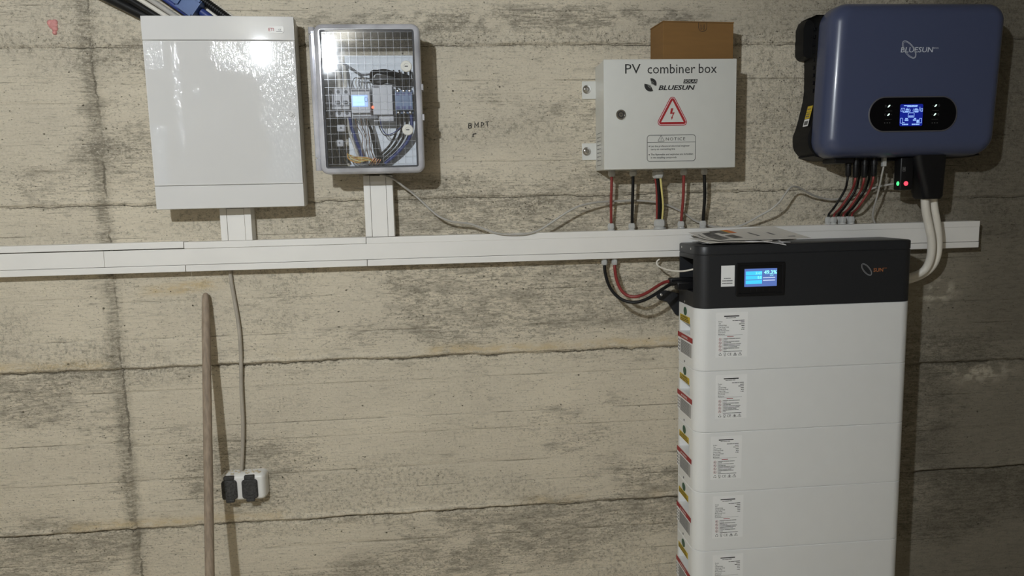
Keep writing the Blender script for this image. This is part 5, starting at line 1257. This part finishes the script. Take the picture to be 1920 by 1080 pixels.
pt('photo', 0.35, 0.93, 0.55, 0.93, 'photo_grey')
sheet('brochure', 'thin grey folded brochure at left under the top magazine', [at(1293, 447, -0.075), on_top(0.90, -0.075, TOPZ + 0.010), on_top(0.905, -0.205, TOPZ + 0.009), at(1331, 456, -0.208)], 'paper', curl=lambda u, v: Vector((0, 0, 0.002 * math.sin(6 * u))))
pt = sheet('magazine', 'open printed magazine on top of the dark control unit', [at(1291, 436, -0.072), at(1450, 424.5, -0.064), at(1521, 446, -0.155), at(1347, 450.5, -0.205)], 'paper', sag=0.0, curl=lambda u, v: Vector((0, 0, -0.010 * math.exp(-((u - 0.10) / 0.12) ** 2) * math.sin(math.pi * min(1, v * 1.0)))))
pt('photo', 0.12, 0.22, 0.10, 0.72, 'photo_grey'); pt('photo', 0.22, 0.30, 0.04, 0.22, 'photo_grey'); pt('photo', 0.245, 0.335, 0.48, 0.80, 'photo_grey'); pt('photo', 0.27, 0.37, 0.05, 0.34, 'photo_grey')
pt('colour_block', 0.372, 0.44, 0.02, 0.34, 'print_orange'); pt('colour_block', 0.355, 0.372, 0.02, 0.34, 'label_yellow')
pt('text_line', 0.055, 0.070, 0.15, 0.60, 'print_grey'); pt('text_line', 0.53, 0.56, 0.38, 0.70, 'print_grey'); pt('text_line', 0.72, 0.75, 0.45, 0.66, 'print_grey'); pt('text_line', 0.82, 0.90, 0.80, 0.84, 'print_grey')

# ------------------------------------------------------------------ wooden handle
top = at(385.5, 549, -0.022); low = at(393.5, 1078, -0.190)
d_ = (low - top); foot = top + d_ * ((top.z - 0.0) / (top.z - low.z)); foot.z = 0.004
ax_ = (top - foot).normalized(); Ls = (top - foot).length
stick = tag(MB().lathe(foot, ax_, [(0.0100, 0), (0.0128, 0.004), (0.0130, 0.3), (0.0126, Ls * 0.6), (0.0118, Ls - 0.10), (0.0105, Ls - 0.03), (0.0088, Ls - 0.008), (0.0055, Ls - 0.0015), (0.001, Ls)], 20).build('wooden_handle', 'wood', ang=60), 'weathered wooden broom handle leaning against the wall', 'wooden handle')

# ------------------------------------------------------------------ double socket
sk = thing('double_socket', 'white surface-mounted double wall socket with dusty black flaps', 'wall socket', (-0.638, 0, 0.62))
SX0, SX1, SZ0, SZ1 = -0.7045, -0.5735, 0.6195, 0.7025
SO = rrect(SX0, SX1, SZ0, SZ1, 0.014, 6)
MB().loft([xz(SO, 0.002), xz(SO, -0.020), xz(inset(SO, 0.001), -0.030), xz(inset(SO, 0.004), -0.040), xz(inset(SO, 0.009), -0.0445), xz(inset(SO, 0.012), -0.0450)]).build('housing', 'socket_white', sk, ang=50)
dust = MB()
for k in range(26):
    x = SX0 + 0.012 + (SX1 - SX0 - 0.024) * (k + random.random() * 0.6) / 26; rr = 0.0018 + random.random() * 0.0022
    dust.lathe((x, -0.010 - random.random() * 0.026, SZ1 - 0.001), (0, 0, 1), [(rr, 0), (rr * 0.8, rr * 0.8), (rr * 0.2, rr * 1.3)], 6)
dust.build('mortar_dust', 'socket_dust', sk)['kind'] = 'stuff'
for x0, x1 in ((-0.6985, -0.6540), (-0.6400, -0.5945)):
    xm = (x0 + x1) / 2
    fo_ = rrect(x0, x1, 0.6285, 0.6875, 0.009, 5)
    fl = MB().loft([xz(fo_, -0.0445), xz(fo_, -0.0490), xz(inset(fo_, 0.003), -0.0520)]).build('flap', 'flap', sk)
    MB().lathe((xm, -0.0515, 0.6580), (0, -1, 0), [(0.0195, 0), (0.0195, 0.0014), (0.0172, 0.0020), (0.0170, 0.0008)], 24).build('ring', 'flap', fl)
    MB().box(xm - 0.0150, xm + 0.0150, -0.0510, -0.036, 0.6880, 0.6995, 0.003).build('hinge', 'flap', fl)
    MB().box(xm - 0.0125, xm + 0.0125, -0.0505, -0.040, 0.6185, 0.6300, 0.003).build('grip', 'flap', fl)
c_ = [Vector((at(432, 511, -0.008).x, -0.010, TB + 0.001))] + pts([(434, 530, -0.012), (440, 565, -0.013), (446, 600, -0.013), (450, 635, -0.014), (452, 680, -0.014), (452.5, 730, -0.013), (455.5, 790, -0.013), (455, 840, -0.013)]); c_.append(Vector((at(453, 884, -0.012).x, -0.013, SZ1 - 0.001)))
cable('power_cable', c_, 0.0056, 'cable_dirty', 'dusty grey cable running down from trunking to the double socket', n=12)
